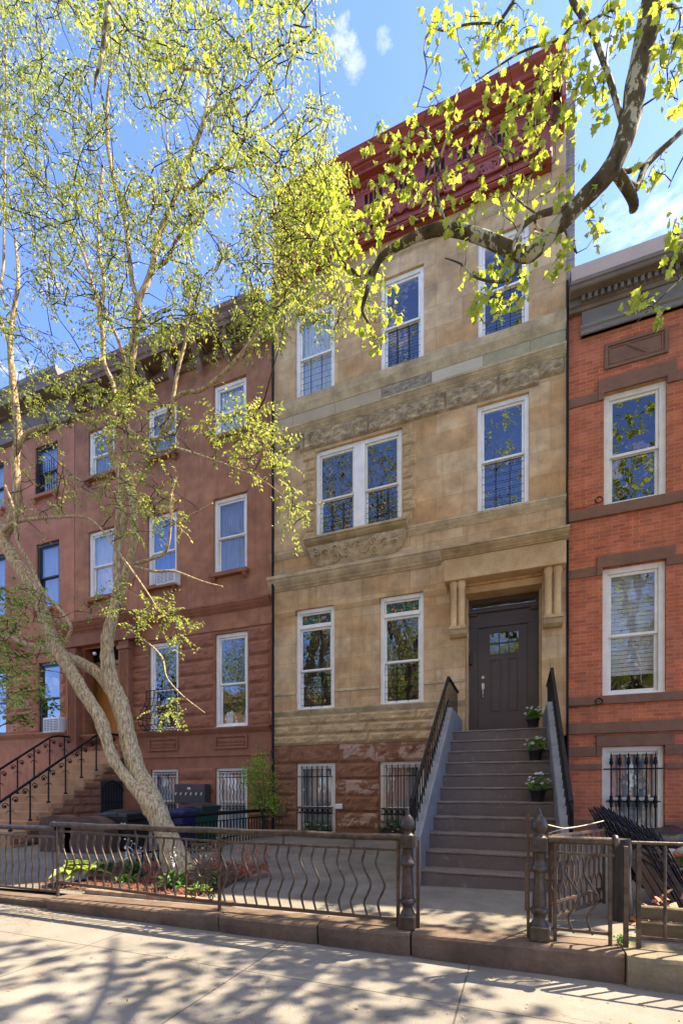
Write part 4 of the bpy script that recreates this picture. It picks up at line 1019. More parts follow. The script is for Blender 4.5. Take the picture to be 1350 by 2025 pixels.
for k, lab in ((4,'black pot of white flowers on the lowest flowered step'),(7,'black pot of white flowers on the middle flowered step'),(10,'black pot of white flowers at the stoop top beside the door')):
    potted(.225 if k < 10 else .21, SY+TR*k+.125, ZS+RI*k+.001, lab)
def flower_box(px, lab):
    y = YF-.14; x = gx(px,y); z = gz(px,1650,y)
    t = thing('flower_box', lab, 'flower box', (x,y,z), 'flower boxes under the barred windows')
    mb = MB(); mb.hexa([(x-.27,y-.07,z-.05),(x+.27,y-.07,z-.05),(x+.27,y+.07,z-.05),(x-.27,y+.07,z-.05),(x-.3,y-.09,z+.1),(x+.3,y-.09,z+.1),(x+.3,y+.09,z+.1),(x-.3,y+.09,z+.1)]); mb.build('box', M['pot'], t)
    mb = MB(); fl = MB()
    for k in range(420):
        p = Vector((x+R.uniform(-.31,.31), y+R.uniform(-.1,.08), z+.07+R.random()**1.5*.2)); leafquad(mb, p, Vector((R.uniform(-1,1),R.uniform(-1,.2),R.uniform(-.3,.8))), .014, .05)
    for k in range(16): petal_ball(fl, Vector((x+R.uniform(-.28,.28), y-.1, z+R.uniform(.06,.24))), .03, 7)
    mb.build('foliage', M['leaf_dark'], t); fl.build('flowers', M['petal_pink'], t)
flower_box(628, 'pink flowers in a box under the barred window far from the stoop')
flower_box(778, 'pink flowers in a box under the barred window next to the stoop')
# small boxes on the basement wall
mb = MB(); y = YF-.02; mb.box(gx(547,y), gx(567.5,y), y-.07, y, gz(547,1614,y), gz(547,1593.5,y), .01); tag(mb.build('utility_box', M['band'], origin=(gx(557,y),y,gz(557,1604,y))), 'small square brown utility box low on the brown stone wall', 'utility box')
mb = MB(); mb.box(gx(664,y), gx(678,y), y-.05, y, gz(664,1600,y), gz(664,1590,y), .01); tag(mb.build('outlet_box', M['label_white'], origin=(gx(671,y),y,gz(671,1595,y))), 'small white outlet box right of the barred basement window', 'outlet box')
# pipes and cables between the houses
def pipe(px, y, z0, z1, r, name, lab, cat, wig=.012):
    x = gx(px, y); pts = [(x+wig*mn.noise(Vector((0,0,z*.8+px))), y, z) for z in [z0+(z1-z0)*i/40 for i in range(41)]]
    mb = MB(); mb.tube(pts, r, 8); return tag(mb.build(name, M['iron'], origin=(x,y,z0)), lab, cat)
pipe(539.5, YF-.09, .3, gz(539,560,YF), .03, 'downpipe', 'dark drainpipe running up the joint left of the sandstone house', 'drainpipe')
pipe(1122, YF-.05, .3, gz(1122,560,YF), .02, 'cable_run', 'black cable running up the joint by the red brick wall', 'cable')
for py, rr, lab in ((988,.055,'coiled black cable ring below the upper brick house window'),(1387,.055,'coiled black cable ring below the lower brick house window')):
    y = YR-.06; x = gx(1184,y); z = gz(1184,py,y); mb = MB()
    for q in range(3): mb.tube([(x+(rr+.004*q)*math.cos(a*.35), y+.008*q, z+(rr-.003*q)*math.sin(a*.35)) for a in range(19)], .006, 6, False)
    mb.tube([(x,y,z-rr),(x-.2,y+.01,z-rr-.03),(gx(1125,y),y+.02,z-rr-.02)], .005, 6)
    tag(mb.build('cable_coil', M['iron'], origin=(x,y,z)), lab, 'cable coil')
# ================= main fence =================
FY = 3.80
fx = lambda px: gx(px, FY)
xl, xr_ = fx(112), fx(789)
fe = thing('wavy_fence', 'long iron fence of wavy bars with a sun wheel panel on brown coping', 'fence', ((xl+xr_)/2, FY, .2))
mb = MB(); mb.tube([(fx(106)+ (fx(797)-fx(106))*i/30, FY, .935+.004*math.sin(i*.9)) for i in range(31)], .031, 14); mb.ball((fx(106),FY,.937), .037, 8); mb.build('top_rail', M['fence'], fe)
mb = MB(); mb.bar((xl,FY,.862),(fx(434),FY,.832),.018,.02); mb.bar((fx(434),FY,.828),(xr_,FY,.828),.018,.02); mb.build('upper_rail', M['fence'], fe)
mb = MB(); mb.bar((xl,FY,.285),(fx(434),FY,.235),.022,.03); mb.bar((fx(434),FY,.235),(xr_,FY,.25),.022,.03); mb.build('bottom_rail', M['rust'], fe)
for px in (114.5, 434, 787):
    mb = MB(); x = fx(px); mb.box(x-.014, x+.014, FY-.014, FY+.014, ctop(x)-.01, .93, .003)
    if px == 434: mb.ball((x,FY-.01,.86), .026, 6); mb.tube([(x,FY-.02,.86),(x+.05,FY-.02,.84)], .012, 6)
    mb.build('post', M['fence'], fe)
def wavy(x, z0, z1, amp=1.0, r=.0108, y=FY):
    cps = [(0,0),(.08,0),(.22,-.016),(.36,.012),(.52,.050),(.66,.030),(.78,.002),(.88,.006),(1,.026)]
    pts = spline([(x+(o-.018)*amp, y+.004*math.sin(t*9), z1+(z0-z1)*t, r*(1.0 if .05 < t < .95 else .85)) for t, o in cps], 4)
    mb = MB(); mb.tube([p[:3] for p in pts], [p[3] for p in pts], 8); return mb
for sec in ((128,346,14),(443,752,14)):
    xa, xb = fx(sec[0]), fx(sec[1])
    for k in range(sec[2]):
        x = xa+(xb-xa)*k/(sec[2]-1)+R.uniform(-.006,.006); wavy(x, .25, .845, R.uniform(1.05,1.25)).build('baluster', M['fence'], fe)
for px, z0 in ((268,.86),(560,.83),(700,.83)):
    mb = MB(); x = fx(px); mb.box(x-.008, x+.008, FY-.008, FY+.008, z0, .92); mb.build('spacer', M['fence'], fe)
# sun wheel panel
wxa, wxb = fx(368), fx(432); wc = (wxa+wxb)/2; wz = .52; wr = (wxb-wxa)/2-.02
mb = MB(); mb.box(wxa-.008, wxa+.008, FY-.008, FY+.008, .24, .84)
for z in (.33, .735): mb.box(wxa, wxb, FY-.007, FY+.007, z-.007, z+.007)
mb.tube([(wc+.05*math.cos(a*.35), FY, wz+.05*math.sin(a*.35)) for a in range(19)], .01, 6, False)
for k in range(14):
    a = 2*math.pi*k/14; p = lambda r, o: (wc+r*math.cos(a+o), FY, wz+r*math.sin(a+o)*1.0)
    mb.tube([p(.05,0),p(wr*.55,.13),p(wr*.9,.10),p(wr*1.02,0),p(wr*.9,-.10),p(wr*.55,-.13),p(.05,0)], [.008,.007,.006,.009,.006,.007,.008], 5)
def scroll(c, r, turns, s, st_a=0):
    return [(c[0]+s*r*(1-t/26)*math.cos(st_a+t*turns*6.283/22), c[1], c[2]+r*(1-t/26)*math.sin(st_a+t*turns*6.283/22)) for t in range(23)]
for sx in (-1,1):
    for z in (.285,.785): mb.tube(scroll((wc+sx*wr*.62,FY,z), .042, 1.7, sx), .007, 5)
for k in range(6): 
    x = wc+(k-2.5)*.03; mb.tube([(x-.03,FY-.012,.76+.03*math.sin(k*2)),(x,FY-.03,.80),(x+.03,FY-.012,.77+.03*math.cos(k*2))], [.006,.018,.006], 6)
mb.build('wheel_panel', M['fence'], fe)
# neighbouring fence on the far side
nf = thing('neighbour_fence', 'lower iron fence of nearly straight bars continuing past the leaning tree', 'fence', (fx(0), FY, .1))
xa, xb = -9.5, fx(111)
mb = MB(); mb.tube([(xa+(xb-xa)*i/12,FY,.87+.02*i/12) for i in range(13)], .028, 12); mb.build('top_rail', M['fence'], nf)
mb = MB(); mb.bar((xa,FY,.77),(xb,FY,.795),.018,.02); mb.build('upper_rail', M['fence'], nf)
mb = MB(); mb.bar((xa,FY,.15),(xb,FY,.17),.02,.025); mb.build('bottom_rail', M['rust'], nf)
n = int((xb-xa)/.113)
for k in range(n):
    x = xb-.05-.113*k; mb = MB(); pts = [(x+.009*math.sin(t*1.25), FY, .79-.63*t/12) for t in range(13)]; mb.tube(pts, .009, 6); mb.build('baluster', M['fence'], nf)
# ---- gate posts
def gate_post(px, lab):
    x = gx(px,3.78); z = ctop(x)-.003; y = 3.78
    t = thing('gate_post', lab, 'gate post', (x,y,z), 'cast iron gate posts')
    mb = MB(); mb.box(x-.068, x+.068, y-.068, y+.068, z, z+.115, .008)
    mb.box(x-.054, x+.054, y-.054, y+.054, z+.665, z+.775, .006)
    mb.lathe([(.062,.112),(.058,.13),(.04,.165),(.045,.19),(.064,.215),(.066,.235),(.05,.25)], (x,y,z), 20)
    mb.lathe([(.05,.25),(.053,.27),(.045,.40),(.04,.50),(.044,.515)], (x,y,z), 32, True, .10, 10)
    mb.lathe([(.044,.51),(.06,.53),(.064,.545),(.05,.565),(.046,.58),(.044,.66),(.055,.667)], (x,y,z), 20)
    mb.build('shaft', M['cast'], t)
    mb = MB(); mb.lathe([(.05,.774),(.034,.79),(.032,.805),(.05,.82),(.058,.85),(.056,.88),(.042,.915),(.024,.935),(.013,.95),(.017,.957),(.01,.965),(.011,.975),(.002,.99)], (x,y,z), 24, True, .07, 8)
    mb.build('finial', M['cast'], t); return x
gxl = gate_post(806, 'cast iron gate post with onion finial at the end of the wavy fence')
gxr = gate_post(1066, 'cast iron gate post with onion finial beside the horizontal knobbed rail')
mb = MB(); x = gxl+.085; mb.box(x-.01, x+.01, 3.80, 3.815, ctop(x), .92, .002); mb.box(x-.02, x-.004, 3.80, 3.812, ctop(x), .86, .002); tag(mb.build('strike_bar', M['rust'], origin=(x,3.8,.2)), 'thin rusty strike bar beside the post at the fence end', 'strike bar')
# short fence right of the gate
sf = thing('knobbed_fence', 'short fence with a thick knobbed rail and two wavy bars beside the open gate', 'fence', (.4, FY, .22))
xa, xb = fx(1084), fx(1221)
mb = MB(); mb.tube([(xa,FY,.965),(xb-.02,FY,.965)], .030, 14); mb.lathe([(.002,0),(.03,.003),(.045,.014),(.048,.03),(.036,.045),(.03,.05)], (0,0,0), 18)
nv = 6*18+0
mb2 = MB(); mb2.tube([(xa,FY,.965),(xb-.02,FY,.965)], .030, 14)
mb2.tube([(xb-.035,FY,.965),(xb-.03,FY,.965),(xb-.015,FY,.965),(xb,FY,.965),(xb+.012,FY,.965)], [.031,.045,.05,.044,.015], 18); mb2.build('top_rail', M['fence'], sf)
mb = MB(); mb.bar((fx(1089),FY,.868),(fx(1214),FY,.862),.016,.018); mb.build('upper_rail', M['fence'], sf)
mb = MB(); mb.bar((fx(1089),FY,.30),(fx(1206),FY,.30),.016,.022); mb.build('bottom_rail', M['rust'], sf)
for px in (1097, 1206): x = fx(px); mb = MB(); mb.box(x-.012, x+.012, FY-.012, FY+.012, ctop(x)-.01, .955, .002); mb.build('post', M['fence'], sf)
for px in (1131, 1168): wavy(fx(px), .28, .865, 1.35, .0085).build('baluster', M['fence'], sf)
# plain bar fence at the right
pf = thing('bar_fence', 'plain thin iron fence of upright bars before the brick house yard', 'fence', (1.2, FY, .22))
mb = MB(); mb.tube([(fx(1248),FY,.962),(6.3,FY,1.0)], .0125, 10); mb.build('top_rail', M['fence'], pf)
mb = MB(); mb.bar((fx(1262),FY,.30),(6.3,FY,.34),.014,.02); mb.build('bottom_rail', M['fence'], pf)
x = fx(1237); mb = MB(); mb.box(x-.015, x+.015, FY-.015, FY+.015, ctop(x)-.01, .935, .002); mb.build('post', M['fence'], pf)
x = fx(1262); k = 0
while x < 6.2:
    mb = MB()
    if k == 0: mb.box(x-.014, x+.014, FY-.014, FY+.014, ctop(x)-.01, .96, .002)
    else: mb.tube([(x,FY,.29+.03*t) for t in range(23)], [.010+.0022*(t % 2) for t in range(23)], 5)
    mb.build('post' if k == 0 else 'baluster', M['fence'], pf); x += .158; k += 1
# open gate swung inward
h0, h1 = Vector((fx(1088),3.86,0)), Vector((.70,4.66,0)); dv = (h1-h0).normalized()
og = thing('open_gate', 'iron gate with honeycomb bars swung inward behind the knobbed rail', 'gate', (h0.x, h0.y, .3))
mb = MB(); Lg = (h1-h0).length; q = lambda s, z: h0+dv*s+Vector((0,0,z))
for z in (.36,.47,.98): mb.bar(q(0,z), q(Lg,z), .016, .02)
for s in (0,Lg): mb.bar(q(s,.33), q(s,1.0), .022, .022)
mb.build('gate_frame', M['rust'], og)
mb = MB(); n = 10
for k in range(n):
    s = Lg*(k+.5)/n; d = Lg/n/2
    mb.tube([q(s,.98),q(s,.80),q(s+d*.9,.72),q(s+d*.9,.62),q(s,.55),q(s,.47)], .008, 5, smooth=False); mb.tube([q(s,.80),q(s-d*.9,.72),q(s-d*.9,.62),q(s,.55)], .008, 5, smooth=False)
    mb.tube([q(s,.47),q(s+d*.8,.44),q(s+d*.8,.39),q(s,.36)], .007, 5, smooth=False); mb.tube([q(s,.47),q(s-d*.8,.44),q(s-d*.8,.39),q(s,.36)], .007, 5, smooth=False)
mb.build('honeycomb_bars', M['rust'], og)
mb = MB(); x = gxr-.075; mb.box(x-.012, x+.008, 3.80, 3.83, ctop(x), 1.13, .003); mb.box(x-.028, x+.004, 3.775, 3.80, .42, .78, .004); mb.tube([(x-.004,3.81,1.1),(x-.004,3.81,1.15)], [.018,.012], 8)
tag(mb.build('latch_post', M['rust'], origin=(x,3.8,.2)), 'thin rusty latch post with a flat lock plate beside the gate post', 'latch post')
mb = MB()
for a in ((1083,1632),(1084,1648)):
    p = [at(a[0],a[1],3.8), at(1118,1639,3.9), at(1150,1634,4.1), at(1193,1624,4.4)]; pts = spline([(*v, .0045) for v in p], 5); mb.tube([w[:3] for w in pts], .0045, 5)
tag(mb.build('loose_wire', M['wire'], origin=tuple(p[0])), 'pale loose wires stretched from the gate post to the scrap pickets', 'wire')
# ================= brick house yard =================
for k in range(7):
    y = 4.75+.075*k; off = k*4.5
    t0, t1 = at(1163+off*1.0, 1597-off*.2, y), at(1278+off*.9, 1662-off*.5, y)
    dirv = (at(1352, 1838, y)-at(1247, 1644, y)); dirv = dirv.normalized()
    L_ = .66+.05*R.random(); lab = ['dark spiked fence panel at the front of the scrap stack', 'dark spiked fence panel second in the scrap stack', 'dark spiked fence panel third in the scrap stack', 'dark spiked fence panel in the middle of the scrap stack', 'dark spiked fence panel fifth in the scrap stack','dark spiked fence panel second from the back of the scrap stack','dark spiked fence panel at the back of the scrap stack'][k]
    t = thing('picket_panel', lab, 'fence panel', tuple((t0+t1)/2), 'scrap fence panels stacked by the stump')
    mb = MB(); n = 11
    for i in range(n):
        p = t0+(t1-t0)*(i/(n-1))+Vector((0,R.uniform(-.01,.01),R.uniform(-.01,.01)))
        e = p+dirv*L_
        if e.z < .24: e = p+dirv*((p.z-.24)/max(-dirv.z,.01))
        mb.tube([p, p+dirv*.035, p+dirv*.07, p+dirv*.075, e], [.001,.012,.004,.0075,.0075], 5)
        mb.ball(p+dirv*.13, .013, 4)
    mb.build('pickets', M['iron'], t)
    mb = MB()
    for s_ in (.30,.44,.95):
        a = t0+dirv*L_*s_; b = t1+dirv*L_*s_
        if a.z > .26 and b.z > .22: mb.bar(a+Vector((0,-.012,0)), b+Vector((0,-.012,0)), .03, .014)
    mb.build('panel_rails', M['rust'] if k % 2 else M['iron'], t)
for k in range(5):
    y = 4.62+.06*k; a = at(1240+13*k, 1690-2*k, y); b = at(1318+16*k, 1868-3*k, y); b.z = max(b.z, .23)
    mb = MB(); mb.bar(a, b, .045, .02, (0,1,0)); mb.bar(a+Vector((0,.02,.02)), a+Vector((.05,.03,-.03)), .05, .05)
    tag(mb.build('steel_channel', M['rust'] if k in (1,3) else M['cast'], origin=tuple(b)), ['brown steel channel slanting lowest against the stump','rusty orange steel channel slanting beside the stump','grey steel channel slanting in the middle of its pile','rusty steel channel slanting above the grey one','dark steel channel slanting farthest from the stump'][k], 'steel channel', 'steel channels leaning by the bar fence')
mb = MB(); p0 = at(1226,1836,4.5); p0.z = .2
mb.tube([p0+Vector((.005*math.sin(i),0,i*.08)) for i in range(10)], [.10,.092,.086,.084,.083,.082,.08,.08,.078,.076], 12, True, True, .12); tag(mb.build('tree_stump', M['stump'], origin=tuple(p0)), 'dark weathered stump standing between the two fence pieces', 'stump')
mb = MB(); c = at(1325,1662,6.2); vs = []
mb.lathe([(.02,-.14),(.3,-.13),(.36,-.05),(.33,.04),(.22,.11),(.08,.14),(.01,.145)], c, 22)
mb.v = [(v[0]+.05*mn.noise(Vector(v)*6), v[1]+.05*mn.noise(Vector(v)*6+Vector((3,0,0))), v[2]+.045*mn.noise(Vector(v)*7)) for v in mb.v]
tag(mb.build('rubbish_bag', M['plastic_bag'], origin=tuple(c)), 'crumpled black plastic bag lying below the brick wall', 'rubbish bag')
for k in range(4):
    mb = MB(); c = at(1318+k*22, 1688+7*(k % 2), 5.9-.15*k); mb.ball(c, .13, 6, .55)
    mb.v = [(v[0]+.06*mn.noise(Vector(v)*5+Vector((k,0,0))), v[1]+.04*mn.noise(Vector(v)*5), v[2]+.03*mn.noise(Vector(v)*8)) for v in mb.v]
    tag(mb.build('rubble', M['rubble'], origin=tuple(c)), 'pale lump of concrete rubble below the black bag', 'rubble', 'rubble lumps by the brick wall')
c = at(1338,1722,5.4); t = thing('flower_bush', 'bright red and orange flowers behind the plain bar fence', 'flowers', tuple(c))
mb = MB(); fl = MB()
for k in range(420):
    p = c+Vector((R.gauss(0,.14),R.gauss(0,.1),R.uniform(-.28,.14))); leafquad(mb, p, Vector((R.uniform(-1,1),R.uniform(-1,1),R.uniform(-.4,1))), .015, .05)
for k in range(60): petal_ball(fl, c+Vector((R.gauss(0,.13),R.gauss(-.05,.09),R.uniform(-.1,.16))), .03, 6)
mb.build('foliage', M['leaf_dark'], t); fl.build('flowers', M['petal_red'], t)
mb = MB()
for k in range(90):
    c = at(1302+R.gauss(0,20), 1812+R.gauss(0,18), 4.15+R.uniform(0,.3)); c.z = max(c.z,.26)
    leafquad(mb, c, Vector((R.uniform(-1,1),R.uniform(-1,1),R.uniform(-.6,.6))), .03, .07)
tag(mb.build('dry_leaves', M['brownleaf']), kind='stuff')
for k, (xa, xb, z0, z1, yy, lab) in enumerate(((fx(1276),fx(1470),.235,.36,4.0,'mossy timber plank edging the brick house bed, lower one'),(fx(1280),fx(1475),.362,.46,4.06,'mossy timber plank edging the brick house bed, upper one'))):
    mb = MB(); mb.box(xa, xb, yy, yy+.06, z0, z1, .008); tag(mb.build('timber_plank', M['wood_box'], origin=(xa,yy,z0)), lab, 'plank', 'timber planks behind the bar fence')
mb = MB(); c = at(1231,1866,3.84); c.z = ctop(c.x)
for k in range(110): leafquad(mb, c+Vector((R.gauss(0,.022),R.gauss(0,.02),R.uniform(0,.07))), Vector((R.uniform(-1,1),R.uniform(-1,1),R.uniform(0,1))), .007, .022)
tag(mb.build('weed', M['leaf_pot'], origin=tuple(c)), 'small bright weed growing in the crack between two coping stones', 'weed')
# ================= planting bed =================
mb = MB(); nx, ny = 40, 26; vs = []
for j in range(ny+1):
    for i in range(nx+1):
        u, v = i/nx, j/ny; x = -5.7+2.6*u-.25*v; y = 4.03+2.0*v
        e = min(1, min(u,1-u)*8)*min(1, min(v,1-v)*9)
        vs.append((x, y, yz(x,y)-.01+.05*e+.02*e*mn.noise(Vector((x*4,y*4,0)))))
mb.add(vs, [(j*(nx+1)+i, j*(nx+1)+i+1, (j+1)*(nx+1)+i+1, (j+1)*(nx+1)+i) for j in range(ny) for i in range(nx)], True)
struct('planting_bed', mb, M['soil'])
mb = MB()
for k in range(9000):
    u, v = R.random(), R.random(); x = -5.62+2.45*u-.25*v; y = 4.06+1.9*v; z = yz(x,y)+.042
    d = Vector((R.uniform(-1,1),R.uniform(-1,1),R.uniform(-.3,.5))).normalized(); L_ = R.uniform(.02,.05)
    leafquad(mb, Vector((x,y,z)), d, .008, L_, Vector((0,0,1)))
tag(mb.build('mulch', M['mulch']), kind='stuff')
for k in range(11):
    x = fx(140)+ (fx(440)-fx(140))*(k+.5)/11; mb = MB(); w = .105
    mb.box(x-w, x+w, 3.98, 4.06, ctop(x)-.01, ctop(x)+.055, .012); mb.v = [(v[0]+.008*mn.noise(Vector(v)*9), v[1]+.01*mn.noise(Vector(v)*8+Vector((k,0,0))), v[2]+.008*mn.noise(Vector(v)*11)) for v in mb.v]
    tag(mb.build('edging_brick', M['oldbrick'], origin=(x,4.02,ctop(x))), 'old brick edging the mulch bed behind the fence foot', 'brick', 'old bricks edging the bed')
mb = MB()
for k in range(900):
    if R.random() < .6: x = R.uniform(-7.5,-4.2); y = 3.64-abs(R.gauss(0,.22))
    else: x = R.uniform(-5.5,1.5); y = 3.66-R.random()**2*2.6
    leafquad(mb, Vector((x,y,.006)), Vector((R.uniform(-1,1),R.uniform(-1,1),R.uniform(-.02,.25))), R.uniform(.003,.008), R.uniform(.012,.035), Vector((0,0,1)))
tag(mb.build('leaf_litter', M['litter']), kind='stuff')
def herb(px, py, Y, n, h, w, mat, lab, spikes=None, sp_mat=None, name='bedding_plant', L=.16, lw=.016):
    c = at(px, py, Y); c.z = yz(c.x, Y)+.03; t = thing(name, lab, 'plant', tuple(c)); mb = MB()
    for k in range(n):
        a = R.uniform(0,6.283); e = R.uniform(.25,1.35); d = Vector((math.cos(a)*math.cos(e),math.sin(a)*math.cos(e),math.sin(e)))
        b = c+Vector((R.gauss(0,w*.25),R.gauss(0,w*.2),R.uniform(0,h*.25))); ll = L*R.uniform(.6,1.1); m_ = b+d*ll*.6; tp = b+d*ll+Vector((d.x*.04,d.y*.04,-ll*.3))
        s = d.cross(Vector((0,0,1))); s = s.normalized() if s.length > .01 else Vector((1,0,0))
        mb.add([b, b+d*ll*.3+s*lw*.8, m_+s*lw, tp, m_-s*lw, b+d*ll*.3-s*lw*.8], [(0,1,5),(1,2,4,5),(2,3,4)])
    mb.build('foliage', mat, t)
    if spikes:
        mb = MB()
        for k in range(spikes):
            b = c+Vector((R.gauss(0,w*.3),R.gauss(0,w*.25),h*.3)); hh = h*R.uniform(.6,1.0)
            for q in range(16):
                p = b+Vector((R.gauss(0,.012),R.gauss(0,.012),hh*(.35+.65*q/16))); leafquad(mb, p, Vector((R.uniform(-1,1),R.uniform(-1,1),.4)), .011, .026)
        mb.build('flowers', sp_mat, t)
    return t
herb(264, 1735, 4.75, 70, .42, .22, M['leaf_dark'], 'green perennial with white flower spikes left of the trunk', 5, M['petal_white'], L=.24, lw=.02)
herb(347, 1765, 4.35, 70, .38, .2, M['leaf_dark'], 'green perennial with white flower spikes in front of the trunk', 2, M['petal_white'], L=.2, lw=.018)
herb(420, 1745, 4.6, 60, .3, .2, M['leaf_dark'], 'green leafy perennial behind the sun wheel panel', L=.22, lw=.02)
herb(298, 1742, 4.6, 26, .24, .14, M['leaf_pink'], 'small pink spiky plant between the two green perennials', 7, M['leaf_pink'], L=.13, lw=.007)
herb(480, 1720, 5.0, 80, .36, .2, M['leaf_pink'], 'tall pink and green spiky plant right of the sun wheel', 10, M['leaf_pink'], L=.2, lw=.008)
herb(427, 1712, 5.3, 50, .3, .2, M['leaf_pink'], 'pink spiky plant at the back of the bed beside the trunk', 8, M['leaf_pink'], L=.18, lw=.008)
herb(205, 1728, 4.9, 50, .25, .2, M['leaf_dark'], 'low dark green plant beside the lime hosta leaves', L=.2, lw=.018)
herb(250, 1752, 4.45, 46, .2, .18, M['leaf_pot'], 'small fresh green plant near the old edging bricks', L=.14, lw=.014)
herb(395, 1770, 4.25, 46, .2, .16, M['leaf_pot'], 'small fresh green plant at the foot of the sun wheel', L=.13, lw=.013)
herb(520, 1705, 5.3, 60, .32, .2, M['leaf_pink'], 'pink and red leaved plant at the bed corner nearest the stoop', 8, M['leaf_pink'], L=.2, lw=.009)
c = at(140,1742,4.35); c.z = yz(c.x,4.35)
t = thing('hosta_planter', 'white square planter with large lime green leaves in the fence corner', 'planter', tuple(c))
mb = MB(); a = .12; zt = c.z+.19; mb.hexa([(c.x-a,c.y-a,c.z),(c.x+a,c.y-a,c.z),(c.x+a,c.y+a,c.z),(c.x-a,c.y+a,c.z),(c.x-a*1.2,c.y-a*1.2,zt),(c.x+a*1.2,c.y-a*1.2,zt),(c.x+a*1.2,c.y+a*1.2,zt),(c.x-a*1.2,c.y+a*1.2,zt)]); mb.build('planter_box', M['planter'], t)
mb = MB()
for k in range(70):
    an = R.uniform(0,6.283); e = R.uniform(.1,1.3); d = Vector((math.cos(an)*math.cos(e)+.35,math.sin(an)*math.cos(e),math.sin(e))); b = Vector((c.x+R.gauss(.1,.08),c.y+R.gauss(0,.06),zt-.02)); ll = R.uniform(.14,.27)
    s = d.cross(Vector((0,0,1))).normalized(); lw = ll*.3; m_ = b+d*ll*.55; tp = b+d*ll+Vector((d.x*.05,d.y*.05,-ll*.45))
    mb.add([b, b+d*ll*.25+s*lw*.7, m_+s*lw, tp, m_-s*lw, b+d*ll*.25-s*lw*.7, m_+Vector((0,0,-.012))], [(0,1,6),(1,2,6),(2,3,6),(3,4,6),(4,5,6),(5,0,6)], True)
mb.build('foliage', M['leaf_lime'], t)
# feathery bush at the house joint
c = at(512,1600,8.9); t = thing('feathery_bush', 'feathery green shrub growing at the joint of the two houses', 'shrub', (c.x,8.9,.35)); mb = MB(); sm_ = MB()
for px, py in ((505,1520),(520,1505),(530,1540),(498,1540),(512,1560),(505,1585),(525,1580),(535,1590)):
    e = at(px+R.uniform(-5,5), py, 8.9+R.uniform(-.2,.2)); b = Vector((c.x+.1,8.95,.35)); sm_.tube([b, b*.5+e*.5+Vector((.05,0,.1)), e], [.012,.008,.003], 5)
    for k in range(260):
        p = e+Vector((R.gauss(0,.12),R.gauss(0,.1),R.gauss(-.05,.13))); leafquad(mb, p, Vector((R.uniform(-1,1),R.uniform(-1,1),R.uniform(-.2,.8))), .013, .06)
mb.build('foliage', M['leaf_bush'], t); sm_.build('stem', M['bark_far'], t)
# ================= left yard =================
SXr, SXl = -9.75, -11.6
ls = thing('brownstone_stoop', 'brownstone stoop with rough side wall and scrolled iron rails left of the trunk', 'stoop', (SXr, 8, .2))
nS = 11
for k in range(nS):
    y0 = 9.30-.275*k; z1 = 2.36-.19*k; mb = MB(); mb.box(SXl, SXr+.02, y0-.0, 9.42 if k == 0 else y0+.30, .1 if k == nS-1 else z1-.21, z1, .012); mb.build('step', M['step_brown'], ls)
mb = MB(); tmp = MB()
rows = 11
for r_ in range(rows):
    z0_, z1_ = .17+r_*.195, .17+(r_+1)*.195
    ymin = 9.25-.275*((2.25-z1_)/.19)
    y = max(ymin, 6.0); ymax = 8.72 if z1_ < 1.55 else 9.4
    while y < ymax-.1:
        w_ = R.uniform(.4,.75); y2 = min(y+w_, ymax); sd += 1
        if ymax-y2 < .2: y2 = ymax
        tmp.rock(y+.004, y2-.004, z0_+.004, z1_-.004, 0, .05, sd, .06, freq=6); y = y2
mb.add([(SXr-v[1], v[0], v[2]) for v in tmp.v], tmp.f); mb.build('side_wall', M['brown_rock'], ls)
mb = MB(); mb.box(SXr-.04, SXr+.004, 8.72, 9.4, .2, 1.55); mb.build('under_stoop_arch', M['room'], ls)  # flat panel, the arch opening's shade put into its dark colour
mb = MB()
for k in range(8): y = 8.76+k*.085; mb.tube([(SXr+.03,y,.25),(SXr+.03,y,1.5-abs(y-9.06)*.5)], .008, 5)
mb.tube([(SXr+.03,8.72+.68*i/12,1.3+.25*math.sin(math.pi*i/12)) for i in range(13)], .016, 6)
for z in (.3,.75,1.0): mb.bar((SXr+.03,8.72,z),(SXr+.03,9.4,z),.012,.02)
mb.build('under_stoop_gate', M['iron'], ls)
for xr, lvl in ((SXr-.1,False),(SXl+.12,True)):
    mb = MB(); rz = lambda y: 2.73+.70*(y-8.73); yt = 8.75
    pts = [(xr,5.9,rz(5.9)),(xr,yt-.15,rz(yt-.15)),(xr,yt,rz(yt)-.02),(xr,yt+.18,rz(yt)+.02),(xr,9.38,rz(yt)+.02)]
    mb.tube([p for p in pts], .028, 10); hr_ = mb.build('handrail', M['iron'], ls)
    mb = MB(); y = 6.15
    while y < 9.3:
        zt = rz(min(y,yt)); tz = 2.36-.19*max(0, math.ceil((9.30-y)/.275)); mb.tube([(xr,y,tz),(xr,y,tz+.03),(xr,y,tz+.05),(xr,y,zt)], [.045,.04,.019,.017], 8)
        for s in (-1,1):
            cz = zt-.17+s*.06
            mb.tube([(xr, y+s*(.11-.07*math.cos(q*.5)*(1-q*.05))*1.0, cz+.075*math.sin(q*.5)*(1-q*.05)) for q in range(15)], .010, 5); mb.ball((xr,y+s*.11,cz), .026, 5)
            mb.tube([(xr,y,zt-.35),(xr,y+s*.05,zt-.33),(xr,y+s*.10,zt-.40)], [.012,.009,.004], 5)
        y += .42
    mb.build('scroll_balusters', M['iron'], hr_)
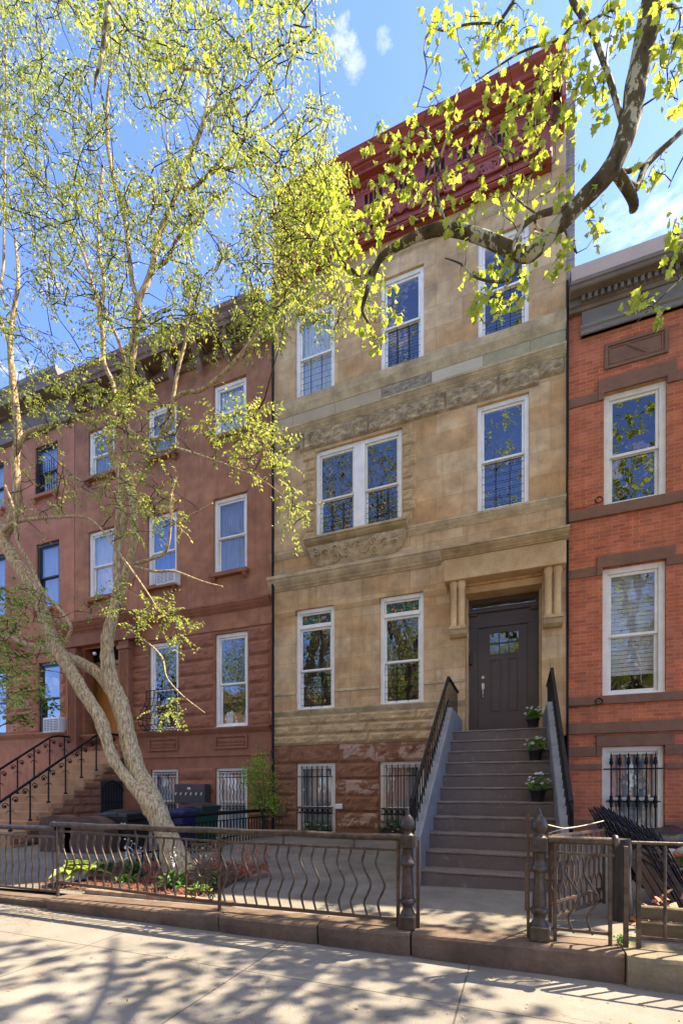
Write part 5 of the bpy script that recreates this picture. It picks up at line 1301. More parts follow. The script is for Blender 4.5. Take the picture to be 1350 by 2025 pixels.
def bin_(px, py, Y, w, d, h, mat, lid, lab):
    c = at(px, py, Y); x, z = c.x, yz(c.x, Y); t = thing('wheelie_bin', lab, 'bin', (x,Y,z), 'bins behind the leaning tree')
    mb = MB(); a, b = w/2*.82, d/2*.8; mb.hexa([(x-a,Y-b,z+.03),(x+a,Y-b,z+.03),(x+a,Y+b,z+.03),(x-a,Y+b,z+.03),(x-w/2,Y-d/2,z+h),(x+w/2,Y-d/2,z+h),(x+w/2,Y+d/2,z+h),(x-w/2,Y+d/2,z+h)]); mb.box(x-w/2-.02,x+w/2+.02,Y-d/2-.02,Y+d/2+.02,z+h-.06,z+h,.01); mb.build('bin_body', mat, t)
    mb = MB(); v = []
    for j in range(7):
        for i in range(9):
            u, q = i/8-.5, j/6-.5; v.append((x+u*(w+.06), Y+q*(d+.06), z+h+.005+.075*(1-(2*u)**4)*(1-(2*q)**4)))
    mb.add(v, [(j*9+i, j*9+i+1, (j+1)*9+i+1, (j+1)*9+i) for j in range(6) for i in range(8)], True); mb.box(x-w/2-.035,x+w/2+.035,Y-d/2-.035,Y+d/2+.035,z+h-.03,z+h+.012,.008); mb.box(x-.12,x+.12,Y-d/2-.06,Y-d/2-.02,z+h-.01,z+h+.03,.008); mb.build('lid', lid, t)
    return t, x, z
t, x, z = bin_(250, 1650, 6.9, .62, .6, .69, M['plastic_black'], M['plastic_black'], 'wide black bin with a domed lid left of the trunk')
mb = MB(); Yb = 6.9-.3-.006
for k in range(3): mb.tube([(x-.16+.05*math.cos(math.pi*(a-6)/6), Yb, z+.47+.09*math.sin(math.pi*(a-6)/6)) for a in range(7)], .012, 5) if k == 0 else mb.box(x+.10+.07*k, x+.14+.07*k, Yb-.002, Yb+.02, z+.46, z+.53, .004)
mb.build('printed_mark', M['label_white'], t)
bin_(361, 1650, 7.3, .33, .4, .68, M['plastic_blue'], M['plastic_blue'], 'dark blue bin partly hidden behind the trunk')
bin_(396, 1650, 8.0, .52, .6, .74, M['plastic_green'], M['plastic_black'], 'green bin with a black lid under the mailbox cabinet')
y = YB-.02; xa, xb = gx(344,y-.25), gx(404,y-.25)
t = thing('mailbox_cabinet', 'dark bronze mailbox cabinet with six locks on the brown wall', 'mailboxes', ((xa+xb)/2,y-.12,1.3))
z0m, z1m = gz(345,1589,y-.25), gz(345,1551,y-.25)
mb = MB(); mb.box(xa, xb, y-.25, y, z0m, z1m, .012)
for k in range(1,6): xk = xa+(xb-xa)*k/6; mb.box(xk-.003, xk+.003, y-.256, y-.24, z0m+.04, z1m-.03)
mb.build('cabinet', M['mailbox'], t)
mb = MB()
for k in range(6): xk = xa+(xb-xa)*(k+.45)/6; zk = (z0m+z1m)/2+.01; mb.tube([(xk,y-.262,zk),(xk,y-.255,zk)], .02, 8); mb.box(xk-.02, xk-.008, y-.268, y-.255, zk-.05, zk)
mb.box((xa+xb)/2-.04, (xa+xb)/2+.04, y-.262, y-.25, z1m-.13, z1m-.08); mb.build('locks', M['label_white'], t)
rp = thing('yard_railing', 'black iron railing running back between the two front yards', 'railing', (-5.33, 7.2, .3)); xr = -5.33
mb = MB(); mb.tube([(xr,5.2,.885),(xr,9.3,.87)], .035, 10); mb.build('top_rail', M['iron'], rp)
mb = MB(); mb.bar((xr,5.2,.74),(xr,9.3,.73),.02,.02); mb.bar((xr,5.2,.36),(xr,9.3,.42),.02,.02); mb.build('lower_rails', M['iron'], rp)
mb = MB(); y = 5.3
while y < 9.3: mb.box(xr-.008, xr+.008, y-.008, y+.008, yz(xr,y), .74); y += .11
mb.build('baluster_row', M['iron'], rp)
mb = MB()  # rounded tops follow shadow outlines, built as dark stone
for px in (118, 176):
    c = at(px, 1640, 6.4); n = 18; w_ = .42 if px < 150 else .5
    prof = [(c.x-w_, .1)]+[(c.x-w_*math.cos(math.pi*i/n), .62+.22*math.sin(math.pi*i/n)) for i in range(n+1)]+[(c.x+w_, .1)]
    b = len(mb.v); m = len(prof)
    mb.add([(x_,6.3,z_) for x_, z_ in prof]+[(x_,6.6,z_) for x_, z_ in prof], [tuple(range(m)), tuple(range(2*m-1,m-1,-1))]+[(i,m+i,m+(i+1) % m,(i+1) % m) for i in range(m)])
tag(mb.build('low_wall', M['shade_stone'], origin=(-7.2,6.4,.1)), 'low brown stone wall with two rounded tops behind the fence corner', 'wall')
# window air conditioners
def ac_unit(px, py, Y, w, h, lab):
    c = at(px, py, Y); t = thing('air_conditioner', lab, 'air conditioner', tuple(c)); x, y, z = c
    mb = MB(); mb.box(x-w/2, x+w/2, y, y+.45, z-h/2, z+h/2, .015); mb.build('casing', M['ac'], t)
    mb = MB()
    for k in range(3):
        a = x-w/2+.04+(w*.6)*k/3; mb.box(a, a+w*.6/3-.02, y-.004, y+.02, z-h/2+.04, z+h/2-.04)
    mb.box(x+w*.18, x+w/2-.03, y-.004, y+.02, z-h/2+.05, z+h/2-.05); mb.build('grille', M['grille'], t)
    mb = MB()
    for k in range(8): zz_ = z-h/2+.05+(h-.1)*k/7; mb.box(x-w/2+.03, x+w/2-.03, y-.010, y-.003, zz_-.006, zz_+.006)
    mb.build('louvres', M['ac'], t)
ac_unit(326, 1141, YB-.22, .58, .34, 'white air conditioner in the second floor window of the brown house')
ac_unit(100, 1434, YB-.28, .62, .42, 'white air conditioner in the black framed window near the stoop')
# ================= trees =================
def off_frame(p, mg=60):
    fw = -SA*p.x+CA*p.y; rt = CA*p.x+SA*p.y
    if fw < .15: return True
    px = rt/fw*F+CX; py = HY-(p.z-EYE)/fw*F
    return px < -mg or px > 1350+mg or py < -mg
WS = 1.0
def limb(mb, cps, k=5, n=10, jit=.10, seed=0, nodes=None):
    pts = [(*at(px,py,Y), WS*w/2/F*zdep(px,Y)) for px, py, Y, w in cps]
    sp = spline(pts, k); mb.tube([p[:3] for p in sp], [max(p[3], .002) for p in sp], n if pts[0][3] > .03 else 6, True, True, jit, seed)
    if nodes is not None: nodes += [Vector(p[:3]) for p in sp]
    return sp
def leaflet(mb, c, d, s, L, w):
    n = d.cross(s); m = c+d*L*.45
    mb.add([c, m+s*w+n*w*.3, c+d*L, m-s*w+n*w*.3], [(0,1,2),(0,2,3)])
def compound(mb, base, d, L, n, ll, droop=.6):
    # pinnate leaf: paired leaflets along a drooping stalk
    d = d.normalized(); p = Vector(base)
    for k in range(n):
        d = (d+Vector((0,0,-droop/n*1.3))).normalized(); p = p+d*(L/n)
        s = d.cross(Vector((R.uniform(-.3,.3),R.uniform(-.3,.3),1)))
        s = s.normalized() if s.length > .05 else Vector((1,0,0))
        for sg in (-1,1):
            dd = (s*sg*.8+d*.5+Vector((R.uniform(-.25,.25),R.uniform(-.25,.25),-.45+R.uniform(-.3,.3)))).normalized()
            t = dd.cross(Vector((R.uniform(-1,1),R.uniform(-1,1),R.uniform(-1,1)))).normalized()
            leaflet(mb, p, dd, t, ll*R.uniform(.7,1.15), ll*.24)
def grow(targets, nodes, tw, leaf_cb, r0=.006, seg=5, wob=.10, prefer=.5):
    nodes = list(nodes)
    grid = {}
    def put(p):
        grid.setdefault((int(p.x//.8), int(p.y//.8), int(p.z//.8)), []).append(p)
    for p in nodes: put(p)
    def near(q):
        best = None; bd = 1e9; cx_, cy_, cz_ = int(q.x//.8), int(q.y//.8), int(q.z//.8)
        for rad in (1,3,6,10):
            for a in range(cx_-rad, cx_+rad+1):
                for b in range(cy_-rad, cy_+rad+1):
                    for c in range(cz_-rad, cz_+rad+1):
                        for p in grid.get((a,b,c), ()):
                            d = (p-q).length + max(0, p.z-q.z)*prefer
                            if d < bd: bd = d; best = p
            if best is not None: return best, bd
        return best, bd
    order = sorted(targets, key=lambda t: near(t[0])[1])
    for q, info in order:
        b, dist = near(q); v = q-b; L = v.length
        if L > 3.2 or L < .02: continue
        n = max(3, int(L/.16)); pts = []
        off = Vector((R.uniform(-1,1),R.uniform(-1,1),R.uniform(-.2,.8)))*L*wob
        for i in range(n+1):
            t = i/n; pts.append(b+v*t+off*math.sin(math.pi*t)+Vector((R.gauss(0,.012),R.gauss(0,.012),R.gauss(0,.012)))*(1 if 0 < i < n else 0))
        rr = min(.014, r0*(.6+L*.7)); tw.tube(pts, [rr*(1-.7*i/n) for i in range(n+1)], 5, False)
        for p in pts[1:]: put(p)
        leaf_cb(pts, info)
def region(px, py, rx, ry, n, Y0, Y1, info=None, shape=2.0):
    out = []
    while len(out) < n:
        a, b = R.uniform(-1,1), R.uniform(-1,1)
        if abs(a)**shape+abs(b)**shape > 1: continue
        out.append((at(px+a*rx, py+b*ry, R.uniform(Y0,Y1)), info))
    return out
# ---- the leaning yard tree
YT = 5.3; WS = .86
base = at(340,1712,YT)
yt = thing('yard_tree', 'leaning double-trunked yard tree with pale feathery leaves behind the wavy fence', 'tree', tuple(base))
tr = MB(); N_ = []
limb(tr, [(362,1745,YT,100),(350,1710,YT,72),(338,1675,YT,54),(325,1640,YT,47),(312,1612,YT,50),(300,1588,YT,54),(289,1558,YT+.03,44),(274,1530,YT+.05,40),(262,1495,YT+.07,39),(252,1453,YT+.08,37),(244,1415,YT+.09,37),(234,1385,YT+.1,40),(219,1345,YT+.1,34),(212,1300,YT+.08,30),(213,1260,YT+.06,27),(221,1225,YT+.05,25),(230,1190,YT+.05,25),(237,1160,YT+.05,25)], 6, 22, .18, 1)
limb(tr, [(300,1592,YT-.03,44),(281,1572,YT-.08,33),(262,1552,YT-.1,28),(242,1528,YT-.12,25),(224,1502,YT-.14,25),(212,1468,YT-.15,25),(204,1440,YT-.15,29),(194,1413,YT-.15,29),(177,1388,YT-.15,29),(152,1348,YT-.15,30),(127,1307,YT-.15,31),(103,1266,YT-.15,31),(89,1224,YT-.15,28),(75,1184,YT-.15,28),(51,1141,YT-.15,29),(26,1102,YT-.15,29),(5,1065,YT-.15,28),(-20,1015,YT-.1,26)], 6, 20, .18, 2, N_)
limb(tr, [(226,1372,YT+.1,34),(203,1340,YT+.12,28),(172,1318,YT+.12,25),(140,1302,YT+.1,22),(100,1288,YT+.1,17),(60,1276,YT+.1,13),(20,1262,YT+.1,9),(-30,1240,YT+.1,5)], 5, 14, .16, 3, N_)
limb(tr, [(234,1185,YT+.1,20),(231,1120,YT+.15,18),(235,1060,YT+.2,19),(238,1000,YT+.2,18),(240,950,YT+.2,16),(222,905,YT+.2,14),(215,860,YT+.2,13),(228,800,YT+.2,13),(240,770,YT+.15,13)], 5, 12, .12, 4, N_)
limb(tr, [(236,1172,YT+.03,21),(256,1112,YT-.06,18),(266,1060,YT-.1,17),(264,1010,YT-.1,15),(255,960,YT,11),(250,900,YT,8),(253,840,YT,7)], 5, 12, .14, 5, N_)
lb = [
 [(265,1115,YT-.1,9),(300,1105,YT-.2,8),(328,1090,YT-.3,7),(337,1040,YT-.35,6),(338,980,YT-.4,5),(350,940,YT-.4,4)],
 [(266,1120,YT-.1,8),(305,1130,YT-.3,6),(345,1130,YT-.4,5),(400,1150,YT-.5,4),(440,1160,YT-.55,3)],
 [(338,1040,YT-.35,4),(375,1020,YT-.4,4),(420,995,YT-.5,3)],
 [(230,795,YT+.2,10),(222,755,YT+.25,10),(205,715,YT+.3,10),(203,660,YT+.3,10),(197,620,YT+.3,10),(206,560,YT+.3,9),(196,500,YT+.35,8),(195,420,YT+.4,7),(203,330,YT+.45,6)],
 [(198,620,YT+.3,9),(184,570,YT+.35,8),(172,520,YT+.4,7),(150,470,YT+.45,6),(120,420,YT+.5,5),(85,360,YT+.55,4),(40,300,YT+.6,3)],
 [(240,775,YT+.15,11),(247,735,YT+.1,10),(243,700,YT+.05,8),(220,640,YT,6),(190,580,YT-.1,5),(150,530,YT-.2,4)],
 [(242,772,YT+.15,17),(256,730,YT+.1,19),(265,670,YT+.05,18),(270,620,YT,18),(274,590,YT,17)],
 [(274,592,YT,12),(262,560,YT,11),(255,500,YT,11),(248,440,YT,11),(232,380,YT-.05,10),(220,330,YT-.1,9),(212,270,YT-.1,8),(212,200,YT-.15,7),(220,120,YT-.2,6),(218,30,YT-.2,4)],
 [(274,592,YT,14),(292,555,YT+.1,14),(304,515,YT+.15,13),(310,470,YT+.2,13),(330,425,YT+.25,12),(350,378,YT+.3,12),(368,330,YT+.35,11),(390,275,YT+.4,10),(405,230,YT+.4,9),(412,185,YT+.45,7),(415,140,YT+.45,6),(440,100,YT+.5,5),(495,55,YT+.5,4)],
 [(352,375,YT+.3,8),(385,368,YT+.2,8),(410,346,YT+.1,7),(445,332,YT,7),(482,328,YT-.1,6),(520,326,YT-.2,5),(560,330,YT-.3,4)],
 [(412,345,YT+.1,6),(440,310,YT+.1,6),(466,284,YT+.1,6),(505,262,YT,5),(535,245,YT,4),(570,212,YT,3)],
 [(302,530,YT+.15,8),(330,515,YT+.2,8),(345,480,YT+.3,8),(360,460,YT+.3,8),(395,430,YT+.4,7),(420,395,YT+.5,6),(450,375,YT+.5,4)],
 [(415,146,YT+.45,6),(385,138,YT+.4,6),(350,132,YT+.3,6),(320,118,YT+.2,6),(285,90,YT+.1,6),(255,55,YT,6),(230,20,YT,5)],
 [(405,232,YT+.4,5),(430,205,YT+.3,5),(470,195,YT+.2,4),(520,130,YT+.2,3)],
 [(350,378,YT+.3,6),(335,330,YT+.4,5),(330,260,YT+.5,4),(325,180,YT+.6,3)],
 [(10,1060,YT-.15,20),(30,1010,YT-.2,19),(34,960,YT-.2,18),(30,910,YT-.2,17),(36,860,YT-.2,17),(30,800,YT-.2,16),(24,740,YT-.2,14),(20,670,YT-.15,12),(28,610,YT-.1,10),(36,550,YT-.1,8),(30,470,YT,6)],
 [(30,900,YT-.2,12),(50,860,YT-.3,10),(80,845,YT-.35,8),(112,838,YT-.4,6),(140,845,YT-.5,5)],
 [(20,690,YT-.15,8),(8,650,YT-.1,7),(-10,600,YT-.1,6),(5,540,YT,6),(8,450,YT,5),(10,300,YT+.1,5),(12,130,YT+.1,5),(8,20,YT+.1,4)],
 [(8,1050,YT-.2,10),(25,1035,YT-.4,9),(60,1027,YT-.5,8),(120,1022,YT-.6,7),(165,1022,YT-.65,6),(195,1040,YT-.7,5),(225,1080,YT-.7,5),(255,1120,YT-.75,5),(290,1170,YT-.8,4),(315,1210,YT-.8,3)],
 [(130,1270,YT-.2,8),(140,1240,YT-.3,8),(118,1205,YT-.35,8),(85,1170,YT-.4,8),(62,1120,YT-.45,8),(35,1070,YT-.5,7),(28,1010,YT-.5,6),(10,960,YT-.5,5)],
 [(255,1245,YT,5),(290,1270,YT-.3,4),(320,1300,YT-.5,4),(330,1340,YT-.6,3),(360,1375,YT-.7,3),(405,1410,YT-.75,2)],
 [(255,920,YT,6),(300,900,YT-.1,5),(345,790,YT-.3,9),(400,770,YT-.3,9),(450,730,YT-.3,10),(500,670,YT-.3,8),(545,600,YT-.3,6),(590,550,YT-.3,4)],
 [(340,800,YT-.3,8),(352,730,YT-.25,8),(365,680,YT-.2,7),(372,620,YT-.2,6),(380,560,YT-.1,5)],
 [(345,885,YT-.3,6),(395,900,YT-.5,5),(450,920,YT-.6,4),(520,950,YT-.7,3),(580,1000,YT-.75,2)],
]
limb(tr, [(253,850,YT,9),(290,870,YT-.1,9),(320,862,YT-.2,9),(340,830,YT-.25,9),(345,790,YT-.3,9)], 5, 8, .08, 6, N_)
limb(tr, [(253,850,YT,8),(300,890,YT-.15,7),(345,885,YT-.3,6)], 5, 8, .08, 7, N_)
for k, c in enumerate(lb): limb(tr, c, 5, 8, .08, 10+k, N_)
T = []
def crown_ok(px, py):
    return mn.noise(Vector((px*.012, py*.012, 4.2))) > -.19
for _ in range(3800):
    px, py = R.uniform(-60,660), R.uniform(-60,660)
    xmax = 655-18*math.sin(py*.02) if py < 300 else 700-.25*(py-300)*1.6
    if px > xmax or not crown_ok(px,py): continue
    if px > 520 and py < 200 and R.random() < .35: continue
    T.append((at(px,py,R.uniform(4.0,6.9)), 1))
T += region(615,430,80,125,95,4.6,5.6,3) + region(660,600,90,70,60,5.6,6.6,2) + region(560,600,70,60,45,5.6,6.6,2)
T += region(60,760,110,120,70,4.3,5.6,1) + region(170,760,130,90,100,4.3,5.8,1) + region(270,830,90,80,60,4.4,5.6,1)
T += region(60,960,80,110,30,4.4,5.6,1) + region(270,960,80,70,44,4.3,5.2,1) + region(290,1030,80,50,24,4.3,5.0,1) + region(150,960,60,40,16,6.0,7.0,2)
T += region(40,1240,85,90,90,4.2,5.2,1) + region(30,1350,70,60,50,4.2,5.0,1) + region(250,1200,110,40,34,4.3,4.9,1) + region(320,1240,60,40,18,4.3,4.8,1) + region(350,1400,50,28,12,4.3,4.7,1)
T += region(470,850,75,65,60,4.4,5.0,1) + region(550,920,50,70,18,4.4,4.9,1) + region(585,1010,22,45,10,4.4,4.8,1) + region(420,660,120,60,46,5.0,6.4,2) + region(480,610,60,50,30,7.0,8.0,2)
tw = MB(); lf = MB()
def cb(pts, info):
    if info == 0: return
    m = R.choice((1,2,2,3)) if info < 3 else 3
    for q in range(m):
        p = pts[-1] if q == 0 else pts[max(1, len(pts)-1-q)]
        d = (pts[-1]-pts[-2]).normalized()+Vector((R.uniform(-1,1),R.uniform(-1,1),R.uniform(-.5,.5)))
        compound(lf, p, d, R.uniform(.16,.27), R.choice((4,5,6)), R.uniform(.036,.055))
grow(T, N_, tw, cb, .0085)
tr.v += []; tr.build('trunk', M['bark'], yt); tw.build('twigs', M['bark_far'], yt)
lf.build('crown', M['leaf_tree'], yt)
n_leaf = len(lf.f)
# ---- a small maple at the far edge of the left yard
c0 = at(-90,1700,7.4); c0.z = .15
mt = thing('young_maple', 'small fresh green maple reaching in beside the brownstone stoop rails', 'tree', tuple(c0)); st_ = MB(); ml = MB()
WS = 1.0; st_.tube([c0, c0+Vector((.05,.05,1.2)), c0+Vector((.15,0,2.4))], [.05,.04,.03], 8)
b0 = c0+Vector((.1,0,1.8)); ends = [at(px,py,7.2+R.uniform(-.5,.5)) for px, py in ((20,1235),(48,1290),(12,1330),(60,1370),(95,1395),(40,1420),(-10,1280),(30,1190))]
def star(mb, c, d, up, s):
    d = d.normalized(); w = d.cross(up); w = w.normalized() if w.length > .05 else d.orthogonal().normalized(); n = d.cross(w)
    o = [(0,0),(.05,.35),(.35,.25),(.5,.5),(.62,.2),(1.0,0)]; pts = o+[(a,-b) for a, b in o[-2:0:-1]]
    mb.add([c+d*(a*s)+w*(b*s)+n*(.2*abs(b)*s) for a, b in pts], [(0,1,2),(0,2,3),(0,3,4),(0,4,5),(0,5,6),(0,6,7),(0,7,8),(0,8,9)])
for e in ends:
    st_.tube([b0, b0*.5+e*.5+Vector((0,0,.25)), e], [.02,.012,.004], 6)
    for k in range(85):
        star(ml, e+Vector((R.gauss(0,.17),R.gauss(0,.2),R.gauss(0,.11))), Vector((R.uniform(-1,1),R.uniform(-1,1),R.uniform(-.8,.3))), Vector((0,0,1)), R.uniform(.07,.12))
ml.build('crown', M['leaf_maple'], mt); st_.build('trunk', M['bark_far'], mt)
# ---- plane tree: trunk at the kerb outside the frame, its limb reaching in
PX = Vector((3.9, .75, 0))
pt_ = thing('plane_tree', 'plane tree limb with mottled bark and yellow-green leaves crossing the sky', 'tree', tuple(PX))
tr = MB(); NP = []
A0 = at(1336,-300,4.3)
tp = [(*PX, .27), (3.88,.8,1.2,.22), (3.8,.95,3.2,.20), (3.6,1.3,5.5,.18), (3.1,2.1,7.6,.15), (2.3,3.2,8.9,.125), (A0.x+.35,4.1,A0.z+.25,.115), (*A0, .11)]
sp = spline(tp, 6); tr.tube([p[:3] for p in sp], [p[3] for p in sp], 16, True, True, .06, 31)
tp2 = [(3.6,1.3,5.5,.14), (4.3,2.0,7.5,.11), (4.6,3.4,9.0,.08), (4.4,5.0,10.0,.05)]; s2 = spline(tp2, 6); tr.tube([p[:3] for p in s2], [p[3] for p in s2], 12, True, True, .06, 32); NP += [Vector(p[:3]) for p in s2[6:]]
tp3 = [(3.4,1.7,6.6,.10), (3.3,3.4,7.4,.08), (2.9,5.0,7.8,.05), (2.4,6.2,7.9,.03)]; s2 = spline(tp3, 6); tr.tube([p[:3] for p in s2], [p[3] for p in s2], 12, True, True, .06, 33); NP += [Vector(p[:3]) for p in s2[4:]]
Q = 4.25
for tq in ([(4.4,3.0,8.6,.08),(4.2,5.2,9.6,.06),(3.8,7.0,10.4,.045),(3.2,8.3,11.0,.02)], [(4.45,4.2,9.5,.06),(5.2,6.0,10.8,.05),(5.4,7.6,11.8,.02)], [(4.2,5.2,9.6,.05),(3.3,5.9,10.8,.04),(2.4,6.4,11.8,.02)], [(2.9,5.0,7.8,.045),(3.6,6.4,8.4,.035),(3.9,7.7,8.7,.015)]):
    s2 = spline(tq, 6); tr.tube([p[:3] for p in s2], [p[3] for p in s2], 10, True, True, .06, 34); NP += [Vector(p[:3]) for p in s2[2:]]
pls = [
 [(1336,-300,4.3,62),(1312,-120,4.3,58),(1290,0,4.3,56),(1264,130,4.3,54),(1244,240,4.3,50),(1210,328,4.25,46),(1152,395,Q,40),(1098,452,Q,36),(1062,492,Q,34),(1040,503,Q,33),(1008,492,Q,33),(940,464,Q,30),(882,452,Q,28),(832,463,Q,24),(785,487,4.3,20),(754,508,4.3,17),(737,545,4.3,14),(724,580,4.3,12),(717,615,4.35,9),(735,650,4.35,5),(752,692,4.35,3)],
 [(1152,398,Q,18),(1110,412,4.2,17),(1062,426,4.15,15),(1033,448,4.1,13),(1018,480,4.1,10),(1015,495,4.1,6)],
 [(1056,430,4.15,7),(1064,452,4.2,6),(1088,456,4.2,4)],
 [(752,508,4.3,12),(722,548,4.4,10),(692,532,4.4,8),(655,518,4.45,6),(622,470,4.5,4),(600,440,4.5,3)],
 [(692,532,4.4,5),(668,500,4.5,4),(650,440,4.5,4),(640,380,4.5,3)],
 [(882,448,Q,9),(864,385,4.3,8),(867,328,4.3,8),(846,266,4.35,6),(828,248,4.35,5),(800,290,4.4,4),(770,310,4.4,3)],
 [(866,330,4.3,6),(885,270,4.2,5),(915,246,4.2,5),(955,246,4.2,4),(978,285,4.2,4),(1008,300,4.2,3)],
 [(866,300,4.3,5),(845,345,4.2,5),(832,365,4.2,5)],
 [(1030,508,Q,9),(1022,535,4.2,8),(996,556,4.15,7),(945,550,4.1,6),(912,522,4.1,5),(880,510,4.1,3)],
 [(1000,556,4.15,5),(985,600,4.1,4),(960,650,4.1,3)],
 [(1005,500,Q,9),(992,525,4.3,9),(985,540,4.3,8)],
 [(1210,330,4.3,26),(1232,360,4.4,26),(1250,392,4.5,24),(1253,412,4.5,22)],
 [(1232,358,4.4,18),(1258,370,4.5,18),(1272,335,4.6,16),(1292,310,4.7,15),(1330,275,4.8,13),(1380,230,4.9,12),(1440,180,5,10)],
 [(1200,345,4.3,14),(1250,335,4.5,13),(1285,320,4.65,12)],
 [(1120,-60,4.6,15),(1132,0,4.6,15),(1165,52,4.55,14),(1196,130,4.5,14),(1218,200,4.45,14),(1230,250,4.4,14),(1228,300,4.35,12)],
 [(1040,-60,4.4,8),(1012,5,4.4,8),(985,45,4.4,7),(962,78,4.4,6)],
 [(985,45,4.4,5),(925,47,4.4,5),(880,60,4.4,4),(852,58,4.4,4),(838,95,4.4,4),(843,140,4.4,3),(825,210,4.4,3)],
 [(1175,75,4.5,7),(1140,42,4.4,6),(1105,76,4.4,6),(1035,100,4.4,5),(985,130,4.4,4),(940,160,4.4,3)],
 [(1160,45,4.5,5),(1215,20,4.2,4),(1200,90,4.2,3),(1190,200,4.2,3)],
 [(1290,20,4.3,7),(1330,10,4.1,6),(1345,40,4.0,5),(1320,130,4.0,4),(1325,190,4.0,3)],
 [(1440,180,5,6),(1380,260,4.2,5),(1340,330,4.1,4),(1322,370,4.1,3)],
 [(1400,420,4.0,5),(1360,530,3.9,4),(1320,575,3.9,3),(1290,605,3.9,3),(1255,640,3.9,2)],
 [(1070,430,4.15,4),(1010,380,4.1,4),(1000,320,4.1,3),(960,250,4.1,3)],
 [(1110,440,4.2,6),(1128,480,4.2,5),(1140,500,4.2,4)],
]
NV = []; WS = .76
limb(tr, pls[0], 6, 20, .10, 40, NV)
for k, c in enumerate(pls[1:]): limb(tr, c, 5, 10, .05, 41+k, NV)
def star(mb, c, d, up, s):
    d = d.normalized(); w = d.cross(up); w = w.normalized() if w.length > .05 else d.orthogonal().normalized(); n = d.cross(w)
    o = [(-.02,0),(-.05,.22),(.02,.50),(.22,.38),(.38,.62),(.55,.34),(.72,.40),(.78,.18),(1.05,0)]
    pts = o+[(a,-b) for a, b in o[-2:0:-1]]; cup = R.uniform(-.2,.35)
    fold = R.uniform(-.1,.55); dr = R.uniform(-.1,.45)
    vs = [c+d*(.3*s)]+[c+d*(a*s)+w*(b*s)+n*((cup*b*b+fold*abs(b)-dr*a*a)*s+R.uniform(-.05,.05)*s) for a, b in pts]
    m = len(pts); mb.add(vs, [(0,i+1,(i+1) % m+1) for i in range(m)])
lp = MB(); tw = MB()
def cbp(pts, info):
    m = R.choice((2,3,4,4)) if info == 1 else R.choice((4,5))
    for q in range(m):
        p = pts[-1] if q < 3 or len(pts) < 4 else pts[-2]
        d = Vector((R.uniform(-1,1),R.uniform(-1,1),R.uniform(-1.1,.45)))
        st_ = p+d.normalized()*R.uniform(.02,.05)
        star(lp, st_, d+Vector((0,0,-.5)), Vector((R.uniform(-.8,.8),R.uniform(-.8,.8),1)), (R.uniform(.028,.068) if info == 1 else R.uniform(.07,.12)))
TP = region(900,330,190,150,84,3.9,4.7,1) + region(1000,150,170,110,66,4.0,4.8,1) + region(950,40,120,50,38,4.0,4.6,1) + region(1070,280,80,130,36,3.9,4.6,1)
TP += region(720,470,60,90,48,4.1,4.8,1) + region(640,470,60,100,50,4.2,4.9,1) + region(745,610,50,80,34,4.1,4.6,1) + region(980,560,70,70,34,3.9,4.4,1) + region(1080,500,60,50,18,4.0,4.5,1)
TP += region(1150,120,70,130,34,3.9,4.8,1) + region(1160,430,40,60,12,4.0,4.5,1) + region(1325,100,35,140,30,3.8,4.3,1) + region(1280,605,45,35,12,3.8,4.1,1) + region(1335,480,20,60,8,3.8,4.1,1) + region(1220,40,60,50,16,3.8,4.4,1) + region(800,330,60,80,26,4.1,4.6,1) + region(1300,300,50,60,8,3.9,4.6,1)
grow(TP, NV, tw, cbp, .005, prefer=.0)
lim2 = [(232,-200,4.0,22),(216,-40,4.0,17),(212,20,4.0,16),(206,80,4.0,14),(199,122,4.0,11),(190,150,4.0,7),(186,185,4.0,3)]
limb(tr, lim2, 5, 10, .06, 77)
NV2 = []; limb(tr, [(214,0,4.0,6),(235,28,3.9,5),(262,66,3.9,4),(330,90,3.9,3)], 5, 6, .05, 78, NV2)
grow(region(180,40,40,60,8,3.8,4.2,1)+region(360,120,60,70,12,3.7,4.1,1)+region(480,10,120,30,16,3.7,4.1,1), NV2, tw, cbp, .004, prefer=0)
# crown outside the frame: it dapples the pavement
TO = []
while len(TO) < 900:
    p = Vector((R.uniform(.9,6.8), R.uniform(2.2,8.7), R.uniform(5.6,12.6)))
    fw = -SA*p.x+CA*p.y; rt = CA*p.x+SA*p.y
    if fw > .3 and rt/fw*F+CX < 1400 and HY-(p.z-EYE)/fw*F > -60: continue
    if mn.noise(p*.55) < -.12: continue
    TO.append((p, 2))
k_ = 0
while k_ < 190:
    p = Vector((R.uniform(1.3,4.2), R.uniform(5.2,8.2), R.uniform(6.8,10.4)))
    if not off_frame(p, 40) or mn.noise(p*.7) < -.15: continue
    TO.append((p, 2)); k_ += 1
grow(TO, NP+NV[:40], tw, cbp, .006, prefer=0)
# the top of the same tree, high over the street
NH = []
for tq in ([(4.3,2.0,7.5,.08),(3.0,1.8,11.2,.07),(.9,2.2,13.6,.05),(-1.2,2.8,15.2,.02)], [(3.0,1.8,11.2,.06),(1.0,.6,12.6,.045),(-.8,.2,14.0,.02)], [(.9,2.2,13.6,.045),(.6,4.0,14.6,.03),(.2,5.4,15.4,.015)], [(4.3,2.0,7.5,.06),(2.4,.4,9.6,.05),(.6,-.6,10.6,.035),(-1.0,-1.0,11.4,.02)]):
    s2 = spline(tq, 6); tr.tube([p[:3] for p in s2], [p[3] for p in s2], 10, True, True, .06, 36); NH += [Vector(p[:3]) for p in s2[5:]]
TH = []
while len(TH) < 210:
    p = Vector((R.uniform(-3,2.6), R.uniform(-2,5.6), R.uniform(9.8,16.2)))
    if not off_frame(p, 120) or mn.noise(p*.5) < -.1: continue
    TH.append((p, 2))
grow(TH, NH, tw, cbp, .008, prefer=0)
